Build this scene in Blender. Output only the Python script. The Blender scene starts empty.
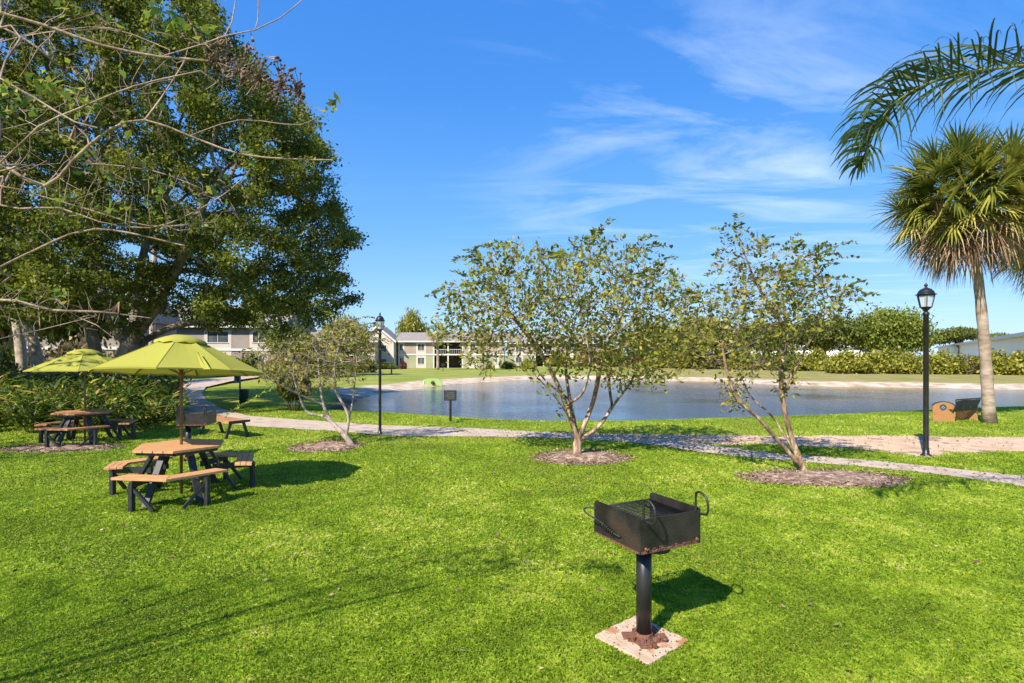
import bpy, math, random
import numpy as np
from mathutils import Vector, Matrix
R = math.radians
rng = np.random.default_rng(7)
random.seed(7)
scene = bpy.context.scene
COL = scene.collection
F = 550.0; HZ = 355.0; EYE = 2.1; CX = 512.0

def PD(px, py, d):
    return Vector(((px-CX)/F*d, d, EYE-(py-HZ)/F*d))
def PG(px, py, z=0.0):
    d = F*(EYE-z)/(py-HZ)
    return Vector(((px-CX)/F*d, d, z))

# ------------------------------------------------------------------ materials
def nt(m):
    m.use_nodes = True
    t = m.node_tree; t.nodes.clear()
    return t, t.nodes, t.links
def mat(name, c1, c2=None, scale=5.0, rough=.6, bump=0.0, bscale=None, metal=0.0, c3=None, c3at=.62, stretch=(1,1,1), detail=5, spec=.5):
    m = bpy.data.materials.new(name); t, N, L = nt(m)
    out = N.new('ShaderNodeOutputMaterial'); p = N.new('ShaderNodeBsdfPrincipled')
    L.new(p.outputs[0], out.inputs[0])
    p.inputs['Roughness'].default_value = rough; p.inputs['Metallic'].default_value = metal
    p.inputs['Specular IOR Level'].default_value = spec
    tc = N.new('ShaderNodeTexCoord'); mp = N.new('ShaderNodeMapping'); mp.inputs['Scale'].default_value = stretch
    L.new(tc.outputs['Object'], mp.inputs[0])
    if c2 is None: c2 = tuple(x*.8 for x in c1)
    n = N.new('ShaderNodeTexNoise'); n.inputs['Scale'].default_value = scale; n.inputs['Detail'].default_value = detail
    L.new(mp.outputs[0], n.inputs['Vector'])
    r = N.new('ShaderNodeValToRGB'); e = r.color_ramp.elements
    e[0].position = .35; e[0].color = (*c1, 1); e[1].position = .62 if c3 is None else .55; e[1].color = (*c2, 1)
    if c3 is not None:
        x = e.new(c3at+.03); x.color = (*c3, 1)
    L.new(n.outputs[0], r.inputs[0]); L.new(r.outputs[0], p.inputs['Base Color'])
    if bump:
        b = N.new('ShaderNodeBump'); b.inputs['Strength'].default_value = bump; b.inputs['Distance'].default_value = .02
        n2 = N.new('ShaderNodeTexNoise'); n2.inputs['Scale'].default_value = bscale or scale*4; n2.inputs['Detail'].default_value = 6
        L.new(mp.outputs[0], n2.inputs['Vector']); L.new(n2.outputs[0], b.inputs['Height']); L.new(b.outputs[0], p.inputs['Normal'])
    return m
def leafmat(name, stops, trans=.35, rough=.45, spec=.35):
    """colour from the per-leaf attribute rnd, thin-leaf translucency"""
    m = bpy.data.materials.new(name); t, N, L = nt(m)
    out = N.new('ShaderNodeOutputMaterial'); p = N.new('ShaderNodeBsdfPrincipled')
    p.inputs['Roughness'].default_value = rough; p.inputs['Specular IOR Level'].default_value = spec
    a = N.new('ShaderNodeAttribute'); a.attribute_name = 'rnd'
    r = N.new('ShaderNodeValToRGB'); e = r.color_ramp.elements
    e[0].position = stops[0][0]; e[0].color = (*stops[0][1], 1); e[1].position = stops[-1][0]; e[1].color = (*stops[-1][1], 1)
    for s in stops[1:-1]:
        x = e.new(s[0]); x.color = (*s[1], 1)
    L.new(a.outputs['Fac'], r.inputs[0]); L.new(r.outputs[0], p.inputs['Base Color'])
    tr = N.new('ShaderNodeBsdfTranslucent'); L.new(r.outputs[0], tr.inputs[0])
    mx = N.new('ShaderNodeMixShader'); mx.inputs[0].default_value = trans
    L.new(p.outputs[0], mx.inputs[1]); L.new(tr.outputs[0], mx.inputs[2]); L.new(mx.outputs[0], out.inputs[0])
    return m

M = {}
M['oak_leaf'] = leafmat('oak_leaf', [(0,(.045,.065,.010)),(.45,(.13,.17,.02)),(.8,(.26,.275,.03)),(1,(.42,.38,.045))], .42, .5, .3)
M['myrtle_leaf'] = leafmat('myrtle_leaf', [(0,(.09,.125,.02)),(.4,(.25,.285,.035)),(.72,(.44,.40,.05)),(.9,(.48,.31,.09)),(1,(.34,.16,.09))], .4)
M['myrtle_near'] = leafmat('myrtle_near', [(0,(.06,.13,.02)),(.5,(.2,.3,.04)),(1,(.45,.42,.05))], .45)
M['dry_twig'] = leafmat('dry_twig', [(0,(.12,.09,.06)),(1,(.34,.27,.2))], .2, .8)
M['ginger'] = leafmat('ginger', [(0,(.025,.055,.009)),(.45,(.065,.125,.015)),(.68,(.22,.27,.027)),(.92,(.60,.52,.09)),(1,(.5,.34,.13))], .3, .4)
M['shrub'] = leafmat('shrub', [(0,(.11,.13,.02)),(.5,(.27,.28,.035)),(1,(.46,.42,.07))], .3)
M['shrub_dark'] = leafmat('shrub_dark', [(0,(.05,.07,.013)),(.5,(.12,.15,.025)),(1,(.25,.26,.045))], .3)
M['round_tree'] = leafmat('round_tree', [(0,(.06,.09,.013)),(.5,(.17,.22,.03)),(1,(.33,.36,.05))], .3)
M['shrub_brown'] = leafmat('shrub_brown', [(0,(.10,.08,.035)),(.5,(.2,.17,.07)),(1,(.33,.25,.13))], .3)
M['shrub_red'] = leafmat('shrub_red', [(0,(.08,.02,.02)),(.5,(.16,.05,.05)),(1,(.2,.12,.06))], .3)
M['bright_shoot'] = leafmat('bright_shoot', [(0,(.3,.4,.04)),(1,(.5,.5,.06))], .4)
M['frond'] = leafmat('frond', [(0,(.02,.045,.012)),(.6,(.05,.09,.02)),(1,(.16,.17,.04))], .22, .35, .6)
M['fan_leaf'] = leafmat('fan_leaf', [(0,(.07,.10,.015)),(.5,(.25,.275,.045)),(.85,(.46,.42,.075)),(1,(.56,.46,.16))], .33, .4)
M['fan_dead'] = leafmat('fan_dead', [(0,(.16,.09,.05)),(.5,(.36,.24,.14)),(1,(.6,.48,.34))], .2, .7)
M['grass'] = leafmat('grass', [(0,(.13,.22,.016)),(.35,(.27,.41,.028)),(.7,(.43,.55,.05)),(.9,(.58,.62,.11)),(1,(.70,.62,.28))], .48, .5, .3)
M['litter'] = leafmat('litter', [(0,(.07,.045,.03)),(.5,(.2,.13,.08)),(1,(.45,.34,.24))], .1, .8)
M['oak_bark'] = mat('oak_bark', (.10,.08,.062), (.27,.225,.18), 3, .9, .9, 14, stretch=(1,1,.35))
M['myrtle_bark'] = mat('myrtle_bark', (.22,.14,.085), (.42,.31,.22), 5, .7, .4, 18, stretch=(1,1,.3))
M['mottled_bark'] = mat('mottled_bark', (.11,.065,.04), (.33,.22,.14), 11, .8, .9, 22, stretch=(1,1,.4), c3=(.50,.39,.29), c3at=.58)
M['grey_bark'] = mat('grey_bark', (.26,.2,.155), (.48,.4,.33), 7, .8, .3, 20)
M['near_bark'] = mat('near_bark', (.15,.09,.055), (.37,.28,.21), 9, .8, .5, 60)
M['palm_bark'] = mat('palm_bark', (.20,.145,.10), (.40,.32,.25), 2.2, .9, .8, 9, stretch=(1,1,2.2))
M['queen_bark'] = mat('queen_bark', (.2,.18,.15), (.34,.31,.27), 2, .9, .5, 9, stretch=(1,1,4))
M['stem'] = mat('stem', (.1,.14,.03), (.2,.22,.06), 6, .6)
M['black_steel'] = mat('black_steel', (.018,.016,.015), (.035,.03,.027), 9, .42, .25, 90, metal=.2)
M['grill_steel'] = mat('grill_steel', (.014,.012,.0115), (.034,.029,.027), 5, .45, .3, 70, metal=.15, c3=(.075,.042,.03), c3at=.74)
M['rust'] = mat('rust', (.10,.04,.022), (.22,.10,.06), 22, .9, .8, 60, c3=(.05,.03,.025), c3at=.66)
M['rust_light'] = mat('rust_light', (.30,.13,.08), (.16,.08,.055), 30, .9, .8, 60)
M['post_black'] = mat('post_black', (.010,.009,.010), (.022,.020,.021), 4, .38)
M['plastic_black'] = mat('plastic_black', (.018,.018,.021), (.032,.032,.037), 12, .5, .2, 60)
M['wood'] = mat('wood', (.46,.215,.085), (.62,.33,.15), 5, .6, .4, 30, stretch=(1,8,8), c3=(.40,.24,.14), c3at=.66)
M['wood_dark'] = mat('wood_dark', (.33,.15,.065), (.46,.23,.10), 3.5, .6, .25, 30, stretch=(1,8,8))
M['canvas'] = leafmat('canvas', [(0,(.37,.37,.06)),(1,(.42,.41,.075))], .18, .85, .15)
M['pole_wood'] = mat('pole_wood', (.13,.075,.03), (.2,.115,.05), 6, .5)
M['pad'] = mat('pad', (.46,.33,.21), (.56,.44,.31), 4.5, .9, .6, 45, c3=(.42,.19,.09), c3at=.61)
M['concrete'] = mat('concrete', (.41,.32,.24), (.50,.405,.315), 1.6, .9, .3, 40, c3=(.27,.20,.145), c3at=.66)
M['dirt'] = mat('dirt', (.46,.31,.185), (.60,.43,.28), 1.4, .95, .6, 12, c3=(.30,.21,.14), c3at=.6, detail=9)
M['mulch'] = mat('mulch', (.13,.075,.045), (.30,.20,.14), 9, .95, 1.0, 40, c3=(.50,.38,.29), c3at=.60, detail=9)
M['white_wall'] = mat('white_wall', (.50,.44,.375), (.56,.51,.45), .6, .8)
M['white_trim'] = mat('white_trim', (.62,.595,.56), (.66,.64,.60), 1, .7)
M['tan_wall'] = mat('tan_wall', (.31,.24,.195), (.36,.285,.235), .7, .85)
M['green_wall'] = mat('green_wall', (.28,.285,.17), (.33,.33,.21), .7, .85)
M['grey_wall'] = mat('grey_wall', (.25,.21,.19), (.30,.26,.235), .7, .85)
M['shingle'] = mat('shingle', (.21,.185,.165), (.29,.26,.235), 2.5, .95, .3, 9)
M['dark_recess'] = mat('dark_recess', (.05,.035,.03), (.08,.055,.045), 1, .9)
M['glass_win'] = mat('glass_win', (.05,.06,.07), (.10,.12,.13), 1, .12)
M['metal_white'] = mat('metal_white', (.74,.74,.74), (.80,.80,.80), .05, .5)
M['metal_grey'] = mat('metal_grey', (.5,.52,.55), (.56,.58,.6), .05, .5)
M['station_green'] = mat('station_green', (.008,.035,.022), (.012,.05,.03), 3, .4)
M['station_blue'] = mat('station_blue', (.008,.04,.05), (.012,.05,.06), 3, .4)
M['culvert'] = mat('culvert', (.28,.42,.12), (.33,.47,.15), 2, .8)
M['bench_panel'] = mat('bench_panel', (.33,.155,.055), (.38,.19,.07), 14, .7, .2, 50)
M['emblem'] = mat('emblem', (.03,.045,.07), (.05,.07,.1), 20, .5)
M['emblem_light'] = mat('emblem_light', (.3,.34,.38), (.4,.44,.48), 20, .5)
M['sign_face'] = mat('sign_face', (.02,.027,.024), (.04,.05,.045), 14, .5)
M['sign_mark'] = mat('sign_mark', (.09,.10,.09), (.14,.15,.14), 14, .6)
M['pod'] = mat('pod', (.09,.05,.035), (.2,.12,.08), 60, .8, .4, 200)
M['pod_dark'] = mat('pod_dark', (.012,.01,.01), (.03,.022,.02), 60, .8, .4, 200)
def lampglass():
    m = bpy.data.materials.new('lamp_glass'); t,N,L = nt(m)
    o = N.new('ShaderNodeOutputMaterial'); p = N.new('ShaderNodeBsdfPrincipled')
    p.inputs['Base Color'].default_value = (.75,.8,.85,1); p.inputs['Roughness'].default_value = .15
    p.inputs['Alpha'].default_value = .45
    L.new(p.outputs[0], o.inputs[0]); return m
M['lamp_glass'] = lampglass()

# ------------------------------------------------------------------ object helpers
def tag(o, label=None, cat=None, group=None, kind=None):
    if label: o['label'] = label
    if cat: o['category'] = cat
    if group: o['group'] = group
    if kind: o['kind'] = kind
    return o
def empty(name, loc, rz=0, scale=1):
    o = bpy.data.objects.new(name, None); COL.objects.link(o)
    o.location = loc; o.rotation_euler = (0,0,rz); o.scale = (scale,)*3
    o.empty_display_size = .2
    return o
def link(name, me, m, parent=None, smooth=False):
    if m is not None: me.materials.append(m)
    if smooth: me.polygons.foreach_set('use_smooth', [True]*len(me.polygons))
    o = bpy.data.objects.new(name, me); COL.objects.link(o)
    if parent is not None: o.parent = parent
    return o
def kids(o): return [c for c in bpy.data.objects if c.parent == o]
def copy_tree(o, parent=None):
    c = o.copy(); COL.objects.link(c); c.parent = parent
    for ch in kids(o): copy_tree(ch, c)
    return c
def npmesh(name, V, n, rnd=None, per=4):
    """faces are consecutive groups of `per` vertices"""
    me = bpy.data.meshes.new(name)
    V = np.asarray(V, dtype=np.float32).reshape(-1,3); nf = len(V)//per
    me.vertices.add(len(V)); me.vertices.foreach_set('co', V.ravel())
    me.loops.add(len(V)); me.loops.foreach_set('vertex_index', np.arange(len(V), dtype=np.int32))
    me.polygons.add(nf); me.polygons.foreach_set('loop_start', np.arange(0, len(V), per, dtype=np.int32))
    me.polygons.foreach_set('loop_total', np.full(nf, per, dtype=np.int32))
    if rnd is not None:
        a = me.attributes.new('rnd', 'FLOAT', 'POINT'); a.data.foreach_set('value', np.repeat(np.asarray(rnd, dtype=np.float32), per))
    me.update(calc_edges=True)
    return me

class MB:
    def __init__(s): s.v = []; s.f = []
    def add(s, vs, fs):
        k = len(s.v); s.v += [tuple(v) for v in vs]; s.f += [tuple(i+k for i in f) for f in fs]; return s
    def box(s, c, d, rz=0, M4=None):
        x,y,z = d[0]/2,d[1]/2,d[2]/2
        vs = [Vector((a*x,b*y,e*z)) for a in (-1,1) for b in (-1,1) for e in (-1,1)]
        if rz: vs = [Matrix.Rotation(rz,3,'Z') @ v for v in vs]
        if M4 is not None: vs = [M4 @ v for v in vs]
        vs = [v+Vector(c) for v in vs]
        return s.add(vs, [(0,1,3,2),(4,6,7,5),(0,4,5,1),(2,3,7,6),(0,2,6,4),(1,5,7,3)])
    def beam(s, a, b, w, h):
        a=Vector(a); b=Vector(b); d=b-a; q = d.to_track_quat('X','Z').to_matrix()
        return s.box((a+b)/2, (d.length,w,h), M4=q)
    def tube(s, pts, r, n=8, cap=True, closed=False):
        pts=[Vector(p) for p in pts]
        if not hasattr(r,'__len__'): r=[r]*len(pts)
        k=len(s.v); m=len(pts); up=None
        for i,p in enumerate(pts):
            if closed: d=pts[(i+1)%m]-pts[i-1]
            else: d=pts[min(i+1,m-1)]-pts[max(i-1,0)]
            if d.length<1e-9: d=Vector((0,0,1))
            d.normalize()
            if up is None:
                up = Vector((1,0,0)) if abs(d.z)>.7 else Vector((0,0,1))
            a=(up-d*up.dot(d)); 
            if a.length<1e-4: a=d.orthogonal()
            a.normalize(); up=a; b=d.cross(a)
            for j in range(n):
                t=2*math.pi*j/n; s.v.append(tuple(p+(a*math.cos(t)+b*math.sin(t))*r[i]))
        rr = m if closed else m-1
        for i in range(rr):
            for j in range(n):
                i2=(i+1)%m
                s.f.append((k+i*n+j,k+i*n+(j+1)%n,k+i2*n+(j+1)%n,k+i2*n+j))
        if cap and not closed:
            s.f.append(tuple(k+j for j in range(n))[::-1]); s.f.append(tuple(k+(m-1)*n+j for j in range(n)))
        return s
    def lathe(s, c, prof, n=12, phase=0):
        c=Vector(c); k=len(s.v)
        for (r,z) in prof:
            for j in range(n):
                t=2*math.pi*j/n+phase; s.v.append((c.x+r*math.cos(t),c.y+r*math.sin(t),c.z+z))
        for i in range(len(prof)-1):
            for j in range(n): s.f.append((k+i*n+j,k+i*n+(j+1)%n,k+(i+1)*n+(j+1)%n,k+(i+1)*n+j))
        s.f.append(tuple(k+j for j in range(n))[::-1]); s.f.append(tuple(k+(len(prof)-1)*n+j for j in range(n)))
        return s
    def prism(s, poly, z0, z1):
        n=len(poly); vs=[(p[0],p[1],z0) for p in poly]+[(p[0],p[1],z1) for p in poly]
        return s.add(vs,[tuple(range(n))[::-1],tuple(range(n,2*n))]+[(i,(i+1)%n,n+(i+1)%n,n+i) for i in range(n)])
    def build(s, name, m, parent=None, smooth=False, bevel=0):
        me=bpy.data.meshes.new(name); me.from_pydata(s.v,[],s.f); me.update()
        o=link(name,me,m,parent,smooth)
        if bevel:
            b=o.modifiers.new('bevel','BEVEL'); b.width=bevel; b.segments=2; b.limit_method='ANGLE'
        return o

def leaves_np(P, size, droop=.1, dirs=None, aspect=.5, spread=1.0):
    n=len(P); a=rng.normal(size=(n,3))
    if dirs is not None: a=a*spread+dirs
    a[:,2]-=droop; a/=np.linalg.norm(a,axis=1)[:,None]+1e-9
    b=np.cross(a,rng.normal(size=(n,3))*.8+np.array([0,0,1.0])); b/=np.linalg.norm(b,axis=1)[:,None]+1e-9
    nn=np.cross(a,b)
    L=(size*rng.uniform(.65,1.3,n))[:,None]; W=L*aspect
    V=np.empty((n,4,3)); V[:,0]=P; V[:,1]=P+a*L*.5+b*W*.5+nn*L*.08; V[:,2]=P+a*L-nn*L*.1; V[:,3]=P+a*L*.5-b*W*.5+nn*L*.08
    return V
def strip(V, Rn, pts, widths, side, rn):
    for i in range(len(pts)-1):
        a,b=pts[i],pts[i+1]; s0=side*widths[i]*.5; s1=side*widths[i+1]*.5
        V.append((a-s0,a+s0,b+s1,b-s1)); Rn.append(rn)

# ------------------------------------------------------------------ water outline, ground height
WIMG = [(1024,390),(960,388.5),(900,387.5),(860,387),(800,386),(740,383),(690,381),(640,380),(600,379.5),(550,379),(510,380.5),(478,382.5),(445,385),(420,389),
        (400,391.5),(380,394),(362,399),(350,405),(345,412),(358,414),(400,416),(450,419),(500,423),(540,424.5),(600,424.5),(660,423),(720,421),(800,418.5),(860,415.5),(940,411.5),(1024,408)]
WZ=-.5
WP=[PG(x,y,WZ) for x,y in WIMG]
WP=[Vector((130,60,WZ)),Vector((80,48,WZ))]+WP+[Vector((60,31,WZ)),Vector((130,38,WZ))]
WPn=np.array([(p.x,p.y) for p in WP])
def sdist(X,Y,poly):
    """signed distance, negative inside"""
    n=len(poly); d=np.full(X.shape,1e9); ins=np.zeros(X.shape,bool)
    for i in range(n):
        ax,ay=poly[i]; bx,by=poly[(i+1)%n]; ex,ey=bx-ax,by-ay; L=ex*ex+ey*ey+1e-12
        t=np.clip(((X-ax)*ex+(Y-ay)*ey)/L,0,1); d=np.minimum(d,np.hypot(X-ax-t*ex,Y-ay-t*ey))
        c=((ay>Y)!=(by>Y)) & (X<(bx-ax)*(Y-ay)/(by-ay+1e-12)+ax); ins^=c
    return np.where(ins,-d,d)
def sm(a,b,x):
    t=np.clip((x-a)/(b-a),0,1); return t*t*(3-2*t)
def landz(X,Y):
    return -.15*sm(26,45,Y)-.25*sm(72,95,Y)
def gz(X,Y,s=None):
    X=np.asarray(X,float); Y=np.asarray(Y,float)
    if s is None: s=sdist(X,Y,WPn)
    far=sm(30,42,Y); w=4.2*(1-far)+5.0*far
    lz=landz(X,Y); k=np.clip(s/w,0,1); k=k*(2-k)*(1-far*.0)
    return np.where(s>=0, WZ-.02+(lz-WZ+.02)*k, WZ-.02+np.maximum(s*.12,-1.2))

def axis(a,b,fine,lo,hi,g=1.12):
    xs=list(np.arange(a,b+1e-6,fine)); st=fine
    x=b
    while x<hi: st*=g; x+=st; xs.append(x)
    st=fine; x=a
    while x>lo: st*=g; x-=st; xs.insert(0,x)
    return np.array(xs)
def grid_mesh(name,xs,ys,Z,attrs):
    nx,ny=len(xs),len(ys); X,Y=np.meshgrid(xs,ys)
    V=np.stack([X,Y,Z],-1).reshape(-1,3).astype(np.float32)
    i=np.arange((ny-1)*(nx-1)); r=i//(nx-1); c=i%(nx-1); k=r*nx+c
    Q=np.stack([k,k+1,k+nx+1,k+nx],-1).astype(np.int32)
    me=bpy.data.meshes.new(name); me.vertices.add(len(V)); me.vertices.foreach_set('co',V.ravel())
    me.loops.add(Q.size); me.loops.foreach_set('vertex_index',Q.ravel()); me.polygons.add(len(Q))
    me.polygons.foreach_set('loop_start',np.arange(0,Q.size,4,dtype=np.int32)); me.polygons.foreach_set('loop_total',np.full(len(Q),4,dtype=np.int32))
    for k_,v in attrs.items():
        a=me.attributes.new(k_,'FLOAT','POINT'); a.data.foreach_set('value',v.ravel().astype(np.float32))
    me.update(calc_edges=True); me.polygons.foreach_set('use_smooth',[True]*len(me.polygons))
    return me
xs=axis(-34,62,.45,-900,900); ys=axis(1,66,.45,-60,1500)
X,Y=np.meshgrid(xs,ys); S=sdist(X,Y,WPn); Z=gz(X,Y,S)
def ground_mat():
    m=bpy.data.materials.new('ground'); t,N,L=nt(m)
    o=N.new('ShaderNodeOutputMaterial'); p=N.new('ShaderNodeBsdfPrincipled'); p.inputs['Roughness'].default_value=.95
    p.inputs['Specular IOR Level'].default_value=.15
    L.new(p.outputs[0],o.inputs[0])
    tc=N.new('ShaderNodeTexCoord')
    def noise(s,det=6,stretch=None):
        n=N.new('ShaderNodeTexNoise'); n.inputs['Scale'].default_value=s; n.inputs['Detail'].default_value=det
        if stretch:
            mp=N.new('ShaderNodeMapping'); mp.inputs['Scale'].default_value=stretch; L.new(tc.outputs['Object'],mp.inputs[0]); L.new(mp.outputs[0],n.inputs[0])
        else: L.new(tc.outputs['Object'],n.inputs[0])
        return n
    def ramp(src,*st):
        r=N.new('ShaderNodeValToRGB'); e=r.color_ramp.elements
        e[0].position=st[0][0]; e[0].color=(*st[0][1],1); e[1].position=st[-1][0]; e[1].color=(*st[-1][1],1)
        for s in st[1:-1]: x=e.new(s[0]); x.color=(*s[1],1)
        L.new(src,r.inputs[0]); return r.outputs[0]
    def mix(f,a,b):
        x=N.new('ShaderNodeMix'); x.data_type='RGBA'; L.new(f,x.inputs[0]); L.new(a,x.inputs[6]); L.new(b,x.inputs[7]); return x.outputs[2]
    def mathn(op,a,b,cl=False):
        x=N.new('ShaderNodeMath'); x.operation=op; x.use_clamp=cl
        for i,v in enumerate((a,b)):
            if v is None: continue
            if isinstance(v,(int,float)): x.inputs[i].default_value=v
            else: L.new(v,x.inputs[i])
        return x.outputs[0]
    def attr(nm):
        a=N.new('ShaderNodeAttribute'); a.attribute_name=nm; return a.outputs['Fac']
    n_f=noise(38,8); n_m=noise(.7,5); n_l=noise(.12,4)
    fine=ramp(n_f.outputs[0],(.3,(.11,.15,.015)),(.5,(.24,.30,.025)),(.7,(.38,.42,.05)))
    patch=ramp(n_m.outputs[0],(.3,(.22,.28,.022)),(.7,(.38,.41,.05)))
    x=N.new('ShaderNodeMix'); x.data_type='RGBA'; x.inputs[0].default_value=.45; L.new(fine,x.inputs[6]); L.new(patch,x.inputs[7]); green=x.outputs[2]
    dry=ramp(noise(.35,7).outputs[0],(.35,(.22,.24,.05)),(.55,(.32,.27,.10)),(.7,(.42,.31,.17)))
    fg=ramp(noise(.25,7).outputs[0],(.35,(.20,.26,.04)),(.65,(.33,.33,.08)))
    sand=ramp(noise(1.1,8,(1,1,1)).outputs[0],(.3,(.36,.26,.16)),(.5,(.56,.45,.32)),(.7,(.68,.60,.48)))
    mud=ramp(noise(2.0,8).outputs[0],(.3,(.05,.04,.03)),(.6,(.13,.10,.075)))
    c=mix(attr('fargrass'),green,fg); c=mix(attr('dry'),c,dry)
    sh=mathn('ADD',attr('shore'),mathn('MULTIPLY',mathn('SUBTRACT',n_m.outputs[0],.5),2.2))
    fars=mathn('MULTIPLY',attr('far'),1.0)
    lim=mathn('ADD',.5,mathn('MULTIPLY',fars,2.3))
    sf=mathn('SUBTRACT',1.0,mathn('MULTIPLY',mathn('SUBTRACT',sh,lim),2.0),True)
    bank=mix(fars,mud,sand)
    c=mix(sf,c,bank)
    L.new(c,p.inputs['Base Color'])
    b=N.new('ShaderNodeBump'); b.inputs['Strength'].default_value=.8; b.inputs['Distance'].default_value=.06; L.new(n_f.outputs[0],b.inputs['Height']); L.new(b.outputs[0],p.inputs['Normal'])
    return m
farA=sm(29,37,Y)
g=link('ground',grid_mesh('ground',xs,ys,Z,{'shore':S,'far':farA,'dry':sm(38,50,Y)*sm(8,20,X),'fargrass':sm(36,48,Y)}),ground_mat())
tag(g,kind='structure')
# water sheet
wx=np.arange(-14,135,1.0); wy=np.arange(16,72,.8); X2,Y2=np.meshgrid(wx,wy); S2=sdist(X2,Y2,WPn)
def water_mat():
    m=bpy.data.materials.new('pond_water'); t,N,L=nt(m)
    o=N.new('ShaderNodeOutputMaterial'); p=N.new('ShaderNodeBsdfPrincipled'); L.new(p.outputs[0],o.inputs[0])
    p.inputs['Roughness'].default_value=.09; p.inputs['IOR'].default_value=1.33
    a=N.new('ShaderNodeAttribute'); a.attribute_name='shal_refl'
    r=N.new('ShaderNodeValToRGB'); e=r.color_ramp.elements
    e[0].position=0; e[0].color=(.02,.035,.07,1); e[1].position=1; e[1].color=(.25,.18,.09,1)
    L.new(a.outputs['Fac'],r.inputs[0]); L.new(r.outputs[0],p.inputs['Base Color'])
    tc=N.new('ShaderNodeTexCoord'); mp=N.new('ShaderNodeMapping'); mp.inputs['Scale'].default_value=(1,1.8,1); L.new(tc.outputs['Object'],mp.inputs[0])
    n=N.new('ShaderNodeTexNoise'); n.inputs['Scale'].default_value=2.2; n.inputs['Detail'].default_value=5; L.new(mp.outputs[0],n.inputs[0])
    b=N.new('ShaderNodeBump'); b.inputs['Strength'].default_value=1; b.inputs['Distance'].default_value=.06; n3=N.new('ShaderNodeTexNoise'); n3.inputs['Scale'].default_value=.16; n3.inputs['Detail'].default_value=4; L.new(tc.outputs['Object'],n3.inputs[0]); rr=N.new('ShaderNodeMapRange'); rr.inputs[1].default_value=.38; rr.inputs[2].default_value=.62; rr.inputs[3].default_value=.25; rr.inputs[4].default_value=1; L.new(n3.outputs[0],rr.inputs[0]); L.new(rr.outputs[0],b.inputs['Strength']); L.new(n.outputs[0],b.inputs['Height']); L.new(b.outputs[0],p.inputs['Normal'])
    return m
shal_refl=sm(-11,-1,S2)*sm(27,37,Y2)*.95+sm(-2.0,0,S2)*.2  # brown far band: turbid shallows plus the bank's reflection put into the water colour
w=link('pond_water',grid_mesh('pond_water',wx,wy,np.full(X2.shape,WZ),{'shal_refl':shal_refl}),water_mat()); tag(w,kind='structure')

# ------------------------------------------------------------------ paths and mulch (sheets on the flat lawn)
def jitter(poly,step=.35,amp=.07):
    out=[]
    for i,a in enumerate(poly):
        b=poly[(i+1)%len(poly)]; d=(b-a).length; k=max(1,min(60,int(d/step)))
        nrm=Vector((-(b-a).y,(b-a).x,0)).normalized() if d>1e-6 else Vector((0,0,0))
        for j in range(k): out.append(a.lerp(b,j/k)+nrm*random.uniform(-amp,amp))
    return out
PATH=[(1100,498),(1024,487),(940,475),(860,467),(780,461),(740,457),(700,452.5),(660,446),(620,441.5),(560,438.5),(480,437),(400,436.5),(334,431.5),(259,427),(225,424),(195,420),(175,416),(158,402),(153,392),(160,386),(185,381),(220,378),(257,374.5),(300,371.5),
 (300,373.2),(262,376.7),(235,380.4),(206,387),(202,393.6),(206,400),(222,408.5),(248,416),(302,420),(379,425.5),(470,428.5),(560,433),(620,436),(680,441),(730,448),(780,454.5),(860,460),(940,467.5),(1024,476.5),(1100,485)]
DIRT=[(560,433.3),(620,433.2),(700,435),(780,436),(850,435.5),(930,436.5),(1024,437.5),(1150,439),(1150,456),(1024,453),(960,454),(918,458),(880,452),(850,449),(800,446),(760,444.5),(735,447),(700,443.5),(640,438),(600,435.5)]
def sheet(name,img,z,m,amp):
    poly=jitter([PG(x,y) for x,y in img],amp=amp)
    o=MB().add([(p.x,p.y,z) for p in poly],[tuple(range(len(poly)))])
    o=o.build(name,m); tag(o,kind='structure'); return np.array([(p.x,p.y) for p in poly])
pathP=sheet('path',PATH,.012,M['concrete'],.035)
dirtP=sheet('dirt_path',DIRT,.006,M['dirt'],.12)
mulches=[]
def mulch(px,py,wpx,hpx):
    c=PG(px,py); a=wpx/2/F*c.y; b=(PG(px,py-hpx/2).y-PG(px,py+hpx/2).y)/2
    V=[];Fc=[]; n=40; rings=5
    ph=[random.uniform(0,6) for _ in range(3)]
    def rad(t): return 1+.07*math.sin(3*t+ph[0])+.05*math.sin(7*t+ph[1])+.03*math.sin(13*t+ph[2])
    V.append((c.x,c.y,.05))
    for k in range(1,rings+1):
        for j in range(n):
            t=2*math.pi*j/n; r=k/rings*rad(t); V.append((c.x+a*r*math.cos(t),c.y+b*r*math.sin(t),.05*(1-(k/rings)**2)+.004+random.uniform(0,.012)*(k<rings)))
    for j in range(n): Fc.append((0,1+j,1+(j+1)%n))
    for k in range(rings-1):
        for j in range(n):
            q=1+k*n; Fc.append((q+j,q+n+j,q+n+(j+1)%n,q+(j+1)%n))
    o=MB().add(V,Fc).build('mulch_bed',M['mulch'],smooth=True); tag(o,kind='structure'); mulches.append((c.x,c.y,a,b)); return c
mulch(582,457.5,96,15); mulch(823,478.5,164,18); mulch(326,447,72,11); mulch(62,448.5,112,9)

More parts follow.
